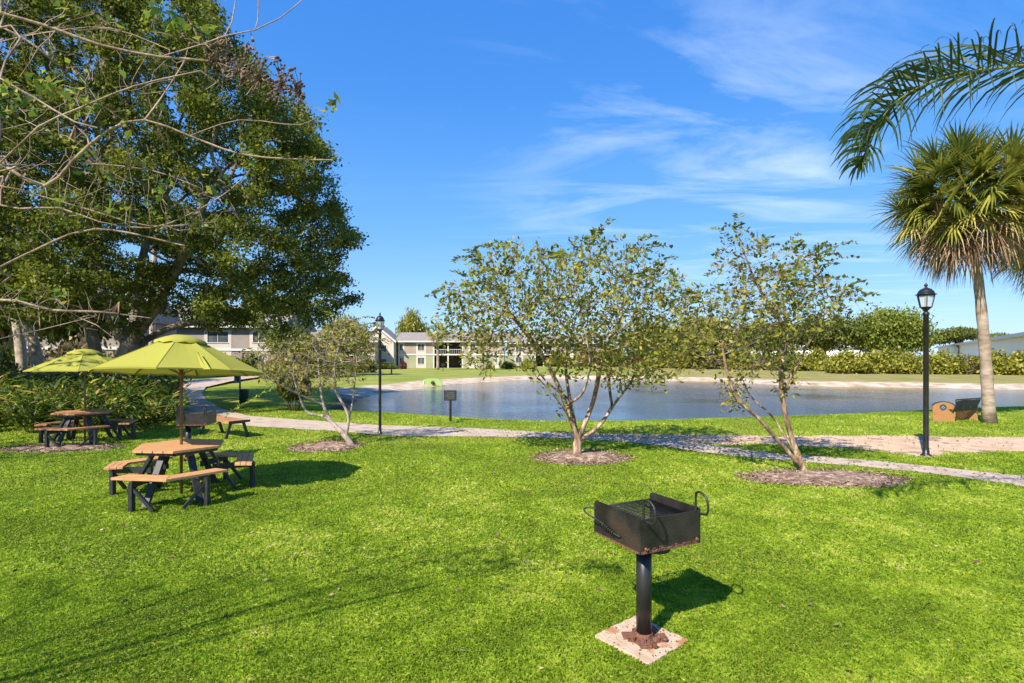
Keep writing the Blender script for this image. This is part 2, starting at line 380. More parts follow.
# ------------------------------------------------------------------ grass blades
def inell(X,Y,m,k=1.0): return ((X-m[0])/m[2])**2+((Y-m[1])/m[3])**2<k
def grass():
    Ps=[];Sz=[]
    for (d0,d1,n,h,wd) in ((2.6,5.2,330000,.038,.0055),(5.2,8.5,260000,.042,.009),(8.5,13,190000,.046,.015),(13,23,160000,.05,.026)):
        u=rng.uniform(0,1,n); d=np.sqrt(d0*d0+u*(d1*d1-d0*d0)); x=rng.uniform(-1,1,n)*(d*1.0+1.2)
        Ps.append(np.stack([x,d],-1)); Sz.append(np.tile([h,wd],(n,1)))
    P=np.concatenate(Ps); Sz=np.concatenate(Sz); x,y=P[:,0],P[:,1]
    s=sdist(x,y,WPn)
    ok=(s>1.0)&(sdist(x,y,pathP)>-.02)&(sdist(x,y,dirtP)>-.06+rng.uniform(-.12,0,len(x)))
    for m in mulches: ok&=~inell(x,y,m,rng.uniform(.8,1.0,len(x)))
    # grill pad
    ok&=~((abs((x-.94)*.74+(y-4.05)*.67)<.245)&(abs(-(x-.94)*.67+(y-4.05)*.74)<.235))
    x,y,Sz,s=x[ok],y[ok],Sz[ok],s[ok]; n=len(x); z=gz(x,y,s)
    pass
    def nz(fx,fy,a,b): return np.sin(x*fx+a+1.7*np.sin(y*fy*.7+b))*np.sin(y*fy+b+1.3*np.sin(x*fx*.6+a))
    patch=np.clip(.5+.30*nz(.8,.6,0,1)+.28*nz(2.1,1.8,2,4)+.26*nz(5.1,4.7,5,2)+.2*nz(15.,13.,1,7),0,1)
    P=np.stack([x,y,z-.004],-1); h=Sz[:,0]*rng.uniform(.5,1.3,n)*(.65+.55*patch)
    wd=Sz[:,1]*rng.uniform(.6,1.3,n); th=rng.uniform(0,2*math.pi,n); ph=rng.uniform(0,2*math.pi,n); lean=rng.uniform(.1,1.25,n)
    side=np.stack([np.cos(th),np.sin(th),np.zeros(n)],-1)*wd[:,None]*.5
    ld=np.stack([np.cos(ph),np.sin(ph),np.zeros(n)],-1)
    mid=P+ld*(h*lean*.35)[:,None]; mid[:,2]+=h*.6
    tip=P+ld*(h*lean)[:,None]; tip[:,2]+=h*np.maximum(.35,1-.45*lean)
    V=np.empty((n,4,3)); V[:,0]=P-side; V[:,1]=P+side; V[:,2]=mid+side*.8; V[:,3]=tip
    rnd=np.clip(.70*patch+.06+rng.normal(0,.13,n)+(rng.uniform(0,1,n)>.965)*.35,0,1)
    o=link('lawn_grass',npmesh('lawn_grass',V,n,rnd),M['grass']); tag(o,'bright green lawn grass covering the park',None,kind='stuff')
grass()
# fallen leaves on mulch and path
def litter():
    P=[]
    for m in mulches:
        n=int(1500*m[2]*m[3])+250; t=rng.uniform(0,2*math.pi,n); r=np.sqrt(rng.uniform(0,1.15,n)); P.append(np.stack([m[0]+m[2]*r*np.cos(t),m[1]+m[3]*r*np.sin(t),np.full(n,.035)],-1))
    x=rng.uniform(-3,12,14000); y=rng.uniform(9,15.5,14000); k=(sdist(x,y,dirtP)<0)|(sdist(x,y,pathP)<0)
    k&=(rng.uniform(0,1,14000)<np.exp(-((x-3.2)/3.2)**2)+.1)
    P.append(np.stack([x[k],y[k],np.full(k.sum(),.018)],-1))
    x=rng.uniform(-6,6,220); y=rng.uniform(3,12,220); P.append(np.stack([x,y,np.full(220,.03)],-1))
    P=np.concatenate(P); n=len(P); d=np.stack([rng.normal(size=n),rng.normal(size=n),rng.normal(size=n)*.2],-1)*3
    V=leaves_np(P,.055,0,d,.5,.3)
    V[:,:,2]=np.maximum(V[:,:,2],P[:,2][:,None]-.01)
    o=link('fallen_leaves',npmesh('fallen_leaves',V,n,rng.uniform(0,1,n)),M['litter']); tag(o,'dry brown leaves fallen on mulch, path and lawn',None,kind='stuff')
litter()

# ------------------------------------------------------------------ trees by space colonisation
class Tree:
    def __init__(s): s.p=[];s.par=[];s.rmin=[]
    def guide(s,pts,step,r0=None,r1=None,attach=True):
        pts=[Vector(p) for p in pts]
        if s.p and attach:
            A=np.array(s.p); k=int(np.argmin(np.linalg.norm(A-np.array(pts[0]),axis=1)))
        elif s.p: k=0
        else:
            s.p.append(tuple(pts[0])); s.par.append(-1); s.rmin.append(r0 or 0); k=0
        # catmull-rom resample
        Q=[Vector(s.p[k])]+pts[1:]; tot=sum((Q[i+1]-Q[i]).length for i in range(len(Q)-1)); acc=0
        for i in range(len(Q)-1):
            a=Q[max(i-1,0)];b=Q[i];c=Q[i+1];d=Q[min(i+2,len(Q)-1)]; L=(c-b).length; m=max(1,int(round(L/step)))
            for j in range(1,m+1):
                t=j/m; v=.5*((2*b)+(c-a)*t+(2*a-5*b+4*c-d)*t*t+(3*b-a-3*c+d)*t**3)
                acc+=L/m; s.p.append(tuple(v)); s.par.append(k); k=len(s.p)-1
                s.rmin.append(0 if r0 is None else r0+(r1-r0)*min(1,acc/tot))
    def grow(s,A,step,infl,kill,iters=80,jit=.15,up=0.0,grow_from=0):
        A=np.asarray(A,float); P=list(map(np.array,s.p)); 
        D=np.full(len(A),1e9); I=np.zeros(len(A),int)
        new=list(range(grow_from,len(P)))
        for it in range(iters):
            if not len(A): break
            Nn=np.array([P[i] for i in new]); 
            for c in range(0,len(Nn),500):
                dd=np.linalg.norm(A[:,None]-Nn[None,c:c+500],axis=2); k=dd.argmin(1); dm=dd[np.arange(len(A)),k]
                b=dm<D; D[b]=dm[b]; I[b]=np.array(new)[c+k[b]]
            keep=D>kill; A=A[keep];D=D[keep];I=I[keep]
            act=D<infl
            if not act.any(): break
            new=[]; ids=I[act]; dirs=(A[act]-np.array([P[i] for i in ids])); dirs/=np.linalg.norm(dirs,axis=1)[:,None]
            for nid in np.unique(ids):
                v=dirs[ids==nid].sum(0); v/=np.linalg.norm(v)+1e-9; v=v+rng.normal(0,jit,3); v[2]+=up; v/=np.linalg.norm(v)
                P.append(P[nid]+v*step); s.par.append(int(nid)); s.rmin.append(0); new.append(len(P)-1)
                s.p.append(tuple(P[-1]))
    def radii(s,rt,rb):
        n=len(s.p); ch=[0]*n
        for i in range(1,n): ch[s.par[i]]+=1
        cnt=np.zeros(n)
        for i in range(n-1,-1,-1):
            if ch[i]==0: cnt[i]=1
            if i>0: cnt[s.par[i]]+=cnt[i]
        s.cnt=cnt; N=max(cnt[0],2); e=math.log(rb/rt)/math.log(N); s.r=rt*cnt**e
        s.r=np.maximum(s.r,np.array(s.rmin)); s.ch=ch
        return s.r
    def wood(s,sides=6,minr=0):
        n=len(s.p); kids_=[[] for _ in range(n)]
        for i in range(1,n): kids_[s.par[i]].append(i)
        mb=MB(); stack=[(0,None)]
        while stack:
            st,par=stack.pop(); pts=[];rr=[]
            if par is not None: pts.append(s.p[par]); rr.append(min(s.r[par],s.r[st]*1.15))
            i=st
            while True:
                pts.append(s.p[i]); rr.append(s.r[i])
                if not kids_[i]: break
                k=max(kids_[i],key=lambda c:s.cnt[c]+s.rmin[c]*1e4)
                for c in kids_[i]:
                    if c!=k: stack.append((c,i))
                i=k
            if len(pts)<2: continue
            sd=sides if rr[0]>.03*sides/6 else (4 if rr[0]>.008 else 3)
            mb.tube(pts,rr,max(sd,3),cap=False)
        return mb
    def thin(s,maxcnt):
        idx=[i for i in range(1,len(s.p)) if s.cnt[i]<=maxcnt]
        A=np.array([s.p[i] for i in idx]); B=np.array([s.p[s.par[i]] for i in idx]); return A,B
def finish(name,label,cat,T,bark,sides=8,group=None):
    base=Vector(T.p[0]); root=empty(name,base); tag(root,label,cat,group)
    o=T.wood(sides).build('trunk',bark,root,smooth=True); o.matrix_parent_inverse=Matrix.Translation(-base)
    return root,base
def crown(root,base,V,rnd,m,name='crown'):
    o=link(name,npmesh(name,V,0,rnd),m,root); o.matrix_parent_inverse=Matrix.Translation(-base); return o
def clump_rnd(P,sc,base=.45,amp=.3,noise=.15):
    x,y,z=P[:,0]*sc,P[:,1]*sc,P[:,2]*sc
    v=np.sin(x+1.3*np.sin(y*1.1))*np.sin(y*1.2+1.1*np.sin(z))*np.sin(z*1.3+1.2*np.sin(x*.9))
    return np.clip(base+amp*v+rng.normal(0,noise,len(P)),0,1)

# --- live oak
def oak():
    T=Tree(); d=21
    T.guide([PD(118,414,21),PD(118,395,21),PD(124,365,21),PD(130,345,21)],.4,.36,.30)
    T.guide([PD(130,345,21),PD(150,316,20.6),PD(168,284,20),PD(186,250,19.5),PD(203,205,19)],.4,.21,.10)
    T.guide([PD(130,345,21),PD(112,318,21.5),PD(98,285,22),PD(92,235,22.5),PD(100,170,22.5)],.4,.22,.09)
    T.guide([PD(118,405,21),PD(100,375,21),PD(92,335,21.2),PD(75,300,21),PD(45,260,20)],.4,.27,.12)
    T.guide([PD(124,365,21),PD(146,340,21.5),PD(180,325,22),PD(225,318,22.5),PD(270,300,23)],.4,.15,.06)
    T.guide([PD(130,345,21),PD(136,305,22.5),PD(142,260,24),PD(160,200,24.5)],.4,.15,.07)
    bx=[(-20,200),(0,214),(25,236),(50,250),(75,262),(95,288),(110,318),(130,318),(150,334),(170,330),(190,342),(210,340),(222,352),(235,370),(248,362),(262,336),(280,350),(300,360),(312,344),(326,330),(336,300),(345,200)]
    by=np.array([b[0] for b in bx]); bxx=np.array([b[1] for b in bx])
    n=30000; A=rng.uniform(-1,1,(n,3)); A=A[np.linalg.norm(A,axis=1)<1]; r=np.linalg.norm(A,axis=1); A=A[rng.uniform(0,1,len(A))<r**1.6+.06]
    A=A*np.array([10.5,6.8,10.2])+np.array([-15.3,21.5,8.3])
    px=CX+F*A[:,0]/A[:,1]; py=HZ-F*(A[:,2]-EYE)/A[:,1]
    lim=np.interp(py,by,bxx)-6
    low=np.where(px>190,np.interp(px,[190,240,300,350],[326,334,330,316]),np.where(A[:,1]>23,300,np.interp(px,[60,92,108,192,215],[325,290,238,250,322])))
    # holes for the uneven outline
    hol=np.sin(A[:,0]*1.3+1)*np.sin(A[:,1]*1.1)*np.sin(A[:,2]*1.5+.5)>.15
    ok=(px<lim+6)&(py<low)&~(hol&(rng.uniform(0,1,len(A))<.97))&(A[:,2]>2.8)
    A=A[ok][:4200]
    T.grow(A,.36,5.0,.42,iters=80,jit=.24)
    T.radii(.014,.36)
    root,base=finish('oak_tree','huge dark green oak with spreading limbs behind the umbrellas','tree',T,M['oak_bark'],10)
    a,b=T.thin(6); k=np.repeat(np.arange(len(a)),max(14,int(330000/len(a))))
    t=rng.uniform(0,1,len(k))[:,None]; P=a[k]*t+b[k]*(1-t)+rng.normal(0,1,(len(k),3))*np.array([.20,.20,.11])
    print('oak nodes',len(T.p),'leaves',len(P))
    V=leaves_np(P,.135,.15,None,.55); crown(root,base,V,clump_rnd(P,1.6,.45,.3,.17),M['oak_leaf'])
oak()

# --- crape myrtles on the lawn
def myrtle(name,label,base,guides,att,step,kill,rt,rb,leafn,lsize,maxc,m='myrtle_leaf',bark='myrtle_bark',sprays=0,spread=.05,prob=1.0,twigs=0,rb0=.4,group=None):
    T=Tree()
    for i,(pts,r0,r1) in enumerate(guides): T.guide(pts,step,r0,r1)
    T.grow(att,step,2.2,kill,iters=70,jit=.2,up=.08)
    T.radii(rt,rb)
    root,b0=finish(name,label,'tree',T,M[bark],8,group)
    a,b=T.thin(maxc); V=[];Rn=[]
    sel=rng.uniform(0,1,len(a))<prob; a=a[sel];b=b[sel]
    k=np.repeat(np.arange(len(a)),leafn); t=rng.uniform(0,1,len(k))[:,None]
    P=a[k]*t+b[k]*(1-t)+rng.normal(0,spread,(len(k),3)); dr=(a-b)[k]; dr/=np.linalg.norm(dr,axis=1)[:,None]+1e-9
    V.append(leaves_np(P,lsize,.1,dr*1.2,.52)); Rn.append(clump_rnd(P,3.0,rb0,.25,.22))
    # long arching shoots with paired leaves at the crown's rim
    tips=[i for i in range(len(T.p)) if T.ch[i]==0]; cen=np.array(T.p).mean(0); mb=MB()
    tips=sorted(tips,key=lambda i:-(np.array(T.p[i])-cen)[2]-.6*np.hypot(*(np.array(T.p[i])-cen)[:2])+random.uniform(-.8,.8))
    for i in tips[:sprays]:
        p=Vector(T.p[i]); dv=(p-Vector(cen)); dv.z*=.6; dv.normalize(); dv+=Vector((random.uniform(-.7,.7),random.uniform(-.7,.7),random.uniform(-.35,.6))); dv.normalize()
        L=random.uniform(.25,.6); pts=[];q=p.copy()
        for s_ in range(9):
            pts.append(q.copy()); q+=dv*L/8; dv.z-=.13; dv.normalize()
        mb.tube(pts,[.004-.0003*j for j in range(9)],3,cap=False)
        PP=[];DD=[]
        for s_ in range(1,9):
            dd=(pts[s_]-pts[s_-1]).normalized(); sd=dd.cross(Vector((0,0,1))).normalized()
            for sg in (-1,1): PP.append(pts[s_]); DD.append(sd*sg*1.6+dd*.7)
        PP=np.array(PP);DD=np.array(DD); V.append(leaves_np(PP,lsize*1.15,.1,DD*2,.5,.5)); Rn.append(np.clip(rng.normal(.22,.12,len(PP)),0,1))
    if mb.v: 
        o=mb.build('twig',M[bark],root); o.matrix_parent_inverse=Matrix.Translation(-b0); o['kind']='stuff'
    V=np.concatenate(V);Rn=np.concatenate(Rn); crown(root,b0,V,Rn,M[m])
    if twigs: # spent grey seed twigs
        k=rng.integers(0,len(a),twigs); P=a[k]+rng.normal(0,.05,(twigs,3)); crown(root,b0,leaves_np(P,.09,-.3,None,.1),rng.uniform(0,1,twigs),M['dry_twig'],'seed_heads')['kind']='stuff'
    print(name,len(T.p),len(V))
    return root
def env(n,pts3,seed=0):
    """random points in a union of ellipsoids (cx,cy,cz,rx,ry,rz,weight)"""
    out=[]
    W=sum(p[6] for p in pts3)
    for p in pts3:
        m=int(n*p[6]/W); a=rng.normal(size=(m,3)); a/=np.linalg.norm(a,axis=1)[:,None]; a*=rng.uniform(0,1,m)[:,None]**(1/2.4)
        out.append(a*np.array(p[3:6])+np.array(p[:3]))
    return np.concatenate(out)
def E(px,py,d,rx,ry,rz,w):
    c=PD(px,py,d); return (c.x,c.y,c.z,rx*d/F,ry,rz*d/F,w)
b=PG(577,456); d=b.y
g1=[([b,PD(577,446,d),PD(578,440,d)],.10,.085),
 ([PD(578,442,d),PD(566,405,d-.1),PD(553,375,d-.2),PD(535,345,d-.4),PD(512,315,d-.6)],.055,.022),
 ([PD(578,442,d),PD(570,400,d+.3),PD(566,365,d+.6),PD(572,330,d+.8)],.05,.02),
 ([PD(578,441,d),PD(592,405,d),PD(597,385,d-.1),PD(603,355,d-.2),PD(618,325,d-.3)],.055,.02),
 ([PD(578,442,d),PD(598,427,d+.1),PD(615,403,d+.3),PD(632,380,d+.4),PD(645,350,d+.5)],.045,.018),
 ([PD(566,405,d),PD(583,392,d-.4),PD(590,360,d-.8),PD(583,325,d-1)],.035,.015),
 ([PD(570,400,d+.3),PD(545,380,d+.7),PD(528,355,d+1)],.03,.014)]
g1+=[([PD(572,420,d-.1),PD(556,398,d-.5),PD(535,375,d-.7)],.028,.011),([PD(600,372,d),PD(580,345,d+.4),PD(560,320,d+.4)],.024,.010),([PD(612,405,d+.3),PD(610,370,d+.7),PD(630,330,d+.9)],.026,.010)]
att=env(3800,[E(520,300,d-.3,72,1.5,62,3),E(590,300,d,75,1.7,68,3.4),E(650,318,d+.2,55,1.4,60,2.0),E(470,318,d,40,1.0,42,1),E(480,355,d,22,.8,22,.25),E(640,372,d,45,1.2,16,.5),E(600,350,d,80,1.4,30,.8)])
myrtle('crape_myrtle','broad leafy crape myrtle in the mulch ring left of centre pond','t1',g1,att,.11,.15,.003,.085,3,.115,4,sprays=40,twigs=4600,spread=.07,bark='mottled_bark')
b=PG(805,473); d=b.y
g2=[([b,PD(800,462,d),PD(796,450,d)],.06,.055),
 ([PD(798,455,d),PD(788,425,d),PD(782,395,d),PD(782,365,d+.1),PD(787,335,d+.2),PD(783,300,d+.2)],.05,.016),
 ([PD(801,466,d),PD(780,443,d-.1),PD(758,418,d-.2),PD(738,400,d-.3),PD(728,375,d-.3),PD(722,345,d-.3)],.042,.016),
 ([PD(800,462,d),PD(775,420,d+.2),PD(752,398,d+.4),PD(745,385,d+.5)],.028,.012),
 ([PD(784,395,d),PD(805,350,d-.2),PD(828,310,d-.4),PD(850,292,d-.5)],.02,.008),
 ([PD(782,330,d),PD(760,290,d),PD(745,255,d-.1),PD(738,235,d-.1)],.016,.006)]
att=env(2300,[E(780,300,d,48,1.0,52,3),E(742,330,d-.2,42,.9,55,2.4),E(705,330,d-.2,30,.8,48,1.2),E(820,305,d-.3,42,.8,30,1.2),E(745,262,d,34,.7,26,.7),E(730,392,d,14,.4,22,.5),E(785,380,d,16,.4,20,.3)])
myrtle('crape_myrtle','slender sparse crape myrtle in the long mulch bed beside the path','t2',g2,att,.10,.13,.0026,.055,4,.10,2,sprays=46,twigs=4600,spread=.06,prob=.65,bark='mottled_bark')
b=PG(352,446); d=b.y
g3=[([b,PD(346,437,d),PD(338,428,d)],.075,.06),
 ([PD(343,433,d),PD(325,417,d),PD(308,413,d-.1),PD(300,398,d-.2),PD(293,375,d-.3)],.04,.014),
 ([PD(340,430,d),PD(326,412,d+.1),PD(320,385,d+.2),PD(318,355,d+.3)],.03,.012),
 ([PD(347,438,d),PD(348,415,d),PD(336,390,d-.1),PD(335,365,d-.2),PD(342,335,d-.3)],.03,.011),
 ([PD(348,425,d),PD(353,398,d+.2),PD(356,370,d+.3)],.022,.01),
 ([PD(320,405,d),PD(280,385,d-.4),PD(262,372,d-.5)],.016,.008)]
att=env(1300,[E(310,365,d,50,1.0,32,3),E(345,350,d,32,.9,38,2),E(275,365,d-.3,28,.7,26,1.2)])
myrtle('crape_myrtle','thin half bare crape myrtle with pale stems by the far lamp post','t3',g3,att,.10,.14,.003,.055,3,.09,2,sprays=22,twigs=5200,spread=.06,prob=.6,bark='grey_bark',rb0=.6)

# --- near crape myrtle whose branches hang into the top left
def near_tree():
    T=Tree()
    bx,by=-5.2,1.3
    T.guide([(bx,by,0),(bx+.03,by,.7),(bx-.05,by+.05,1.5)],.25,.085,.065)
    def G(l,r0,r1,att=(bx,by,1.8)):
        pts=[Vector(att)]+[PD(*q) for q in l]; T.guide(pts,.10,r0,r1)
    G([(-90,-20,2.2),(0,12,2.25),(50,27,2.3),(100,45,2.35),(160,57,2.4),(215,62,2.45),(260,80,2.5),(300,92,2.55)],.014,.006)
    G([(-80,110,2.7),(0,163,2.7),(45,186,2.7),(72,162,2.7),(108,130,2.7),(145,120,2.75),(190,136,2.8),(240,154,2.8),(290,159,2.85),(333,160,2.9)],.013,.004)
    G([(-60,300,2.9),(0,267,2.9),(35,250,2.9),(70,234,2.9),(95,229,2.9),(130,233,2.95),(185,246,3.0)],.010,.005,(bx,by,1.5))
    G([(-60,40,2.3),(0,78,2.2),(35,98,2.2),(75,122,2.2),(98,128,2.2)],.009,.004)
    G([(-60,10,2.6),(0,26,2.6),(38,48,2.6),(65,72,2.7),(80,90,2.8)],.010,.004)
    G([(-50,185,2.6),(0,163,2.5),(38,127,2.5),(80,108,2.5),(135,86,2.5),(200,71,2.6)],.008,.004)
    G([(-50,160,3),(0,205,3),(60,208,3),(100,222,3),(150,228,3.1),(190,214,3.1),(230,190,3.2),(250,170,3.3)],.009,.003)
    G([(-60,190,3),(0,186,3),(40,196,3.1),(90,210,3.2),(150,226,3.3),(215,222,3.4)],.008,.003)
    G([(-60,60,3.2),(0,42,3.2),(50,32,3.2),(110,28,3.3),(170,50,3.4)],.007,.003)
    G([(160,57,2.4),(200,45,2.5),(225,36,2.55),(255,30,2.6),(280,18,2.6),(302,0,2.7)],.004,.0025,PD(150,56,2.4))
    G([(250,30,2.6),(258,60,2.6)],.003,.003,PD(255,32,2.6)); G([(258,20,2.6),(259,-20,2.6)],.0035,.003,PD(255,32,2.6)); G([(232,22,2.6),(238,-15,2.6)],.003,.003,PD(230,36,2.55))
    G([(160,100,2.8),(185,60,3),(190,40,3)],.004,.002,PD(140,121,2.75))
    G([(150,170,2.8),(200,188,2.8)],.004,.003,PD(70,166,2.7)); G([(240,120,3),(300,125,3.1),(325,112,3.2)],.004,.002,PD(190,136,2.8))
    G([(40,330,3.4),(80,318,3.4),(110,335,3.4),(120,345,3.4)],.006,.003,(bx,by,1.4))
    G([(-60,330,3.6),(0,300,3.6),(50,310,3.7),(100,312,3.8),(150,318,3.9)],.006,.003,(bx,by,1.4))
    for i in range(3): 
        a=R(120+i*55); T.guide([Vector((bx,by,1.6)),Vector((bx+.5*math.cos(a),by+.5*math.sin(a),2.3)),Vector((bx+1.1*math.cos(a)-.2,by+1.1*math.sin(a),3.2))],.12,.02,.008)
    att=env(2600,[E(70,160,2.9,115,.5,70,3),E(190,205,3.2,60,.4,35,1),E(70,60,2.9,130,.5,50,1.2),E(50,310,3.7,75,.5,30,1.0),E(225,70,2.6,40,.2,40,.4),(bx+.3,by+.2,3.3,1.6,1.2,.9,1.2)])
    T.grow(att,.08,1.5,.10,iters=60,jit=.10)
    T.radii(.0016,.02)
    root,b0=finish('crape_myrtle','bare branched crape myrtle with brown seed pods reaching in at upper left','tree',T,M['near_bark'],8)
    P=np.array(T.p); px=CX+F*P[:,0]/P[:,1]
    a,b=T.thin(2); sel=rng.uniform(0,1,len(a))<.035; a=a[sel];b=b[sel]
    cl=[PD(75,98,2.6),PD(80,108,2.6),PD(45,75,2.6),PD(150,5,2.3),PD(165,8,2.3),PD(5,100,2.2),PD(10,92,2.2),PD(150,190,3),PD(170,180,3),PD(205,30,2.7),PD(62,290,3.6),PD(55,200,3),PD(330,110,3.2),PD(240,155,3),PD(95,160,2.9),PD(115,210,3)]
    a=np.concatenate([a,np.array([c+Vector((random.gauss(0,.03),random.gauss(0,.03),random.gauss(0,.03))) for c in cl for _ in range(4)])])
    k=np.repeat(np.arange(len(a)),3); PP=a[k]+rng.normal(0,.02,(len(k),3)); V=leaves_np(PP,.05,.2,None,.55); crown(root,b0,V,rng.uniform(0,1,len(PP)),M['myrtle_near'])
    # pods
    V=[];pods=[]; ico=[(0,0,1),(.894,0,.447),(.276,.851,.447),(-.724,.526,.447),(-.724,-.526,.447),(.276,-.851,.447),(.724,.526,-.447),(-.276,.851,-.447),(-.894,0,-.447),(-.276,-.851,-.447),(.724,-.526,-.447),(0,0,-1)]
    icf=[(0,1,2),(0,2,3),(0,3,4),(0,4,5),(0,5,1),(1,6,2),(2,7,3),(3,8,4),(4,9,5),(5,10,1),(6,7,2),(7,8,3),(8,9,4),(9,10,5),(10,6,1),(11,7,6),(11,8,7),(11,9,8),(11,10,9),(11,6,10)]
    m1,m2=MB(),MB()
    pos=[(50,26,2.3),(57,52,2.5),(66,56,2.5),(78,75,2.5),(90,80,2.6),(100,92,2.5),(72,96,2.5),(115,118,2.6),(85,122,2.4),(127,105,2.6),(16,116,2.2),(103,24,2.4),(118,22,2.5),(85,18,2.5),(120,32,2.5),(186,15,2.5),(192,25,2.5),(182,38,2.5),(190,44,2.5),(168,40,2.4),(110,140,2.7),(104,160,2.8),(112,150,2.8),(75,142,2.5),(112,8,2.5)]
    for q in pos: pods.append((PD(*q),random.uniform(.007,.011)))
    for i in range(330):
        t=random.random(); x=205+100*t; y=52+42*t+random.gauss(0,7+6*math.sin(3.1*t)); pods.append((PD(x,y,2.45+random.uniform(-.05,.12)),random.uniform(.005,.0085)))
    tw=MB()
    for c,r in pods:
        A_=np.array(T.p); near=Vector(T.p[int(np.argmin(np.linalg.norm(A_-np.array(c),axis=1)))]); tw.tube([near,near.lerp(c,.5)+Vector((0,0,.01)),c],.0014,3,cap=False)
        mb=m2 if random.random()<.35 else m1
        mb.add([c+Vector(v)*r*random.uniform(.85,1.1) for v in ico],icf)
    o=tw.build('pod_stalks',M['near_bark'],root); o.matrix_parent_inverse=Matrix.Translation(-b0); o['kind']='stuff'
    for mb,m in ((m1,'pod'),(m2,'pod_dark')):
        o=mb.build('seed_pods',M[m],root,smooth=True); o.matrix_parent_inverse=Matrix.Translation(-b0); o['kind']='stuff'
near_tree()

# ------------------------------------------------------------------ palms
def fan(V,Rn,c,direction,length,petiole,droop,rn,segs=30,wd=.035,curl=.5):
    """one costapalmate leaf"""
    d=Vector(direction).normalized(); side=d.cross(Vector((0,0,1)))
    if side.length<.1: side=Vector((1,0,0))
    side.normalize(); side=Matrix.Rotation(random.uniform(-1.15,1.15),3,d)@side; up=side.cross(d).normalized()
    q=c.copy(); dd=d.copy(); pts=[q.copy()]
    for i in range(4): q=q+dd*petiole/4; dd=(dd+Vector((0,0,-droop*.18))).normalized(); pts.append(q.copy())
    strip(V,Rn,pts,[.05,.04,.035,.03,.03],side,rn)
    hub=q; d=dd; side=(side-d*side.dot(d)).normalized(); up=side.cross(d).normalized()
    for i in range(segs):
        a=R(-118+236*i/(segs-1)+random.uniform(-3,3)); L=length*(.72+.28*math.cos(a*.6))*random.uniform(.85,1.08)
        v=(d*math.cos(a)+side*math.sin(a)+up*(.18*abs(math.sin(a)))).normalized(); p=hub.copy(); pts=[p.copy()]
        for j in range(4):
            p=p+v*L/4; v=(v+Vector((0,0,-1))*curl*(.12+.16*j)*random.uniform(.6,1.4)).normalized(); pts.append(p.copy())
        sd=v.cross(Vector((0,0,1)));
        if sd.length<.1: sd=side.copy()
        sd=(sd.normalized()+Vector((random.uniform(-.4,.4),random.uniform(-.4,.4),random.uniform(-.4,.4)))).normalized()
        strip(V,Rn,pts,[wd*.6,wd,wd*.85,wd*.5,.004],sd,min(1,max(0,rn+random.gauss(0,.12))))
def sabal(name,label,base,top,rad,nleaf=62,ndead=26,r0=.22,r1=.15,segs=30,group=None,bark='palm_bark'):
    base=Vector(base); top=Vector(top); root=empty(name,base); tag(root,label,'palm',group)
    L=top-base; pts=[];rr=[]
    for i in range(15):
        t=i/14; pts.append(L*t+Vector((math.sin(t*3)*.08*L.length/5-.02,0,0))); rr.append((r0+(r1-r0)*t)*(1+.06*math.sin(t*40))*(1.25 if i==0 else 1))
    MB().tube(pts,rr,14).build('trunk',M[bark],root,smooth=True)
    V=[];Rn=[]; c=pts[-1]
    for i in range(nleaf):
        z=1-(i+.5)/nleaf*1.6; a=i*2.39996+random.uniform(-.2,.2); h=math.sqrt(max(0,1-z*z)); 
        fan(V,Rn,c+Vector((0,0,.1)),(h*math.cos(a),h*math.sin(a),z+.12),rad*.40,rad*.55*random.uniform(.6,1.1),.45,random.uniform(.15,.75) if z>-.2 else random.uniform(.5,1),segs,rad*(.021 if segs>20 else .05),.45 if z>0 else .55)
    o=link('crown',npmesh('crown',np.array(V),0,Rn),M['fan_leaf'],root)
    V=[];Rn=[]
    for i in range(ndead):
        a=i*2.39996+1; z=-random.uniform(.05,.95); h=math.sqrt(max(.05,1-z*z))
        fan(V,Rn,c-Vector((0,0,.1)),(h*math.cos(a),h*math.sin(a),z),rad*.48,rad*.42,1.5,random.uniform(.1,.9),max(12,segs-8),rad*.015,.9)
    if V: link('dead_fronds',npmesh('dead_fronds',np.array(V),0,Rn),M['fan_dead'],root)
    return root
b=PG(990,423); d=b.y
palmA=sabal('sabal_palm','tall sabal palm with full round crown beside the park bench',b,PD(968,205,d),2.85,125,52,.17,.115)
b2=Vector((17.9,17.9,0)); palmB=sabal('sabal_palm','second sabal palm cut off by the right edge of the photo',b2,Vector((17.75,17.9,5.9)),2.4,80,48,.17,.12)
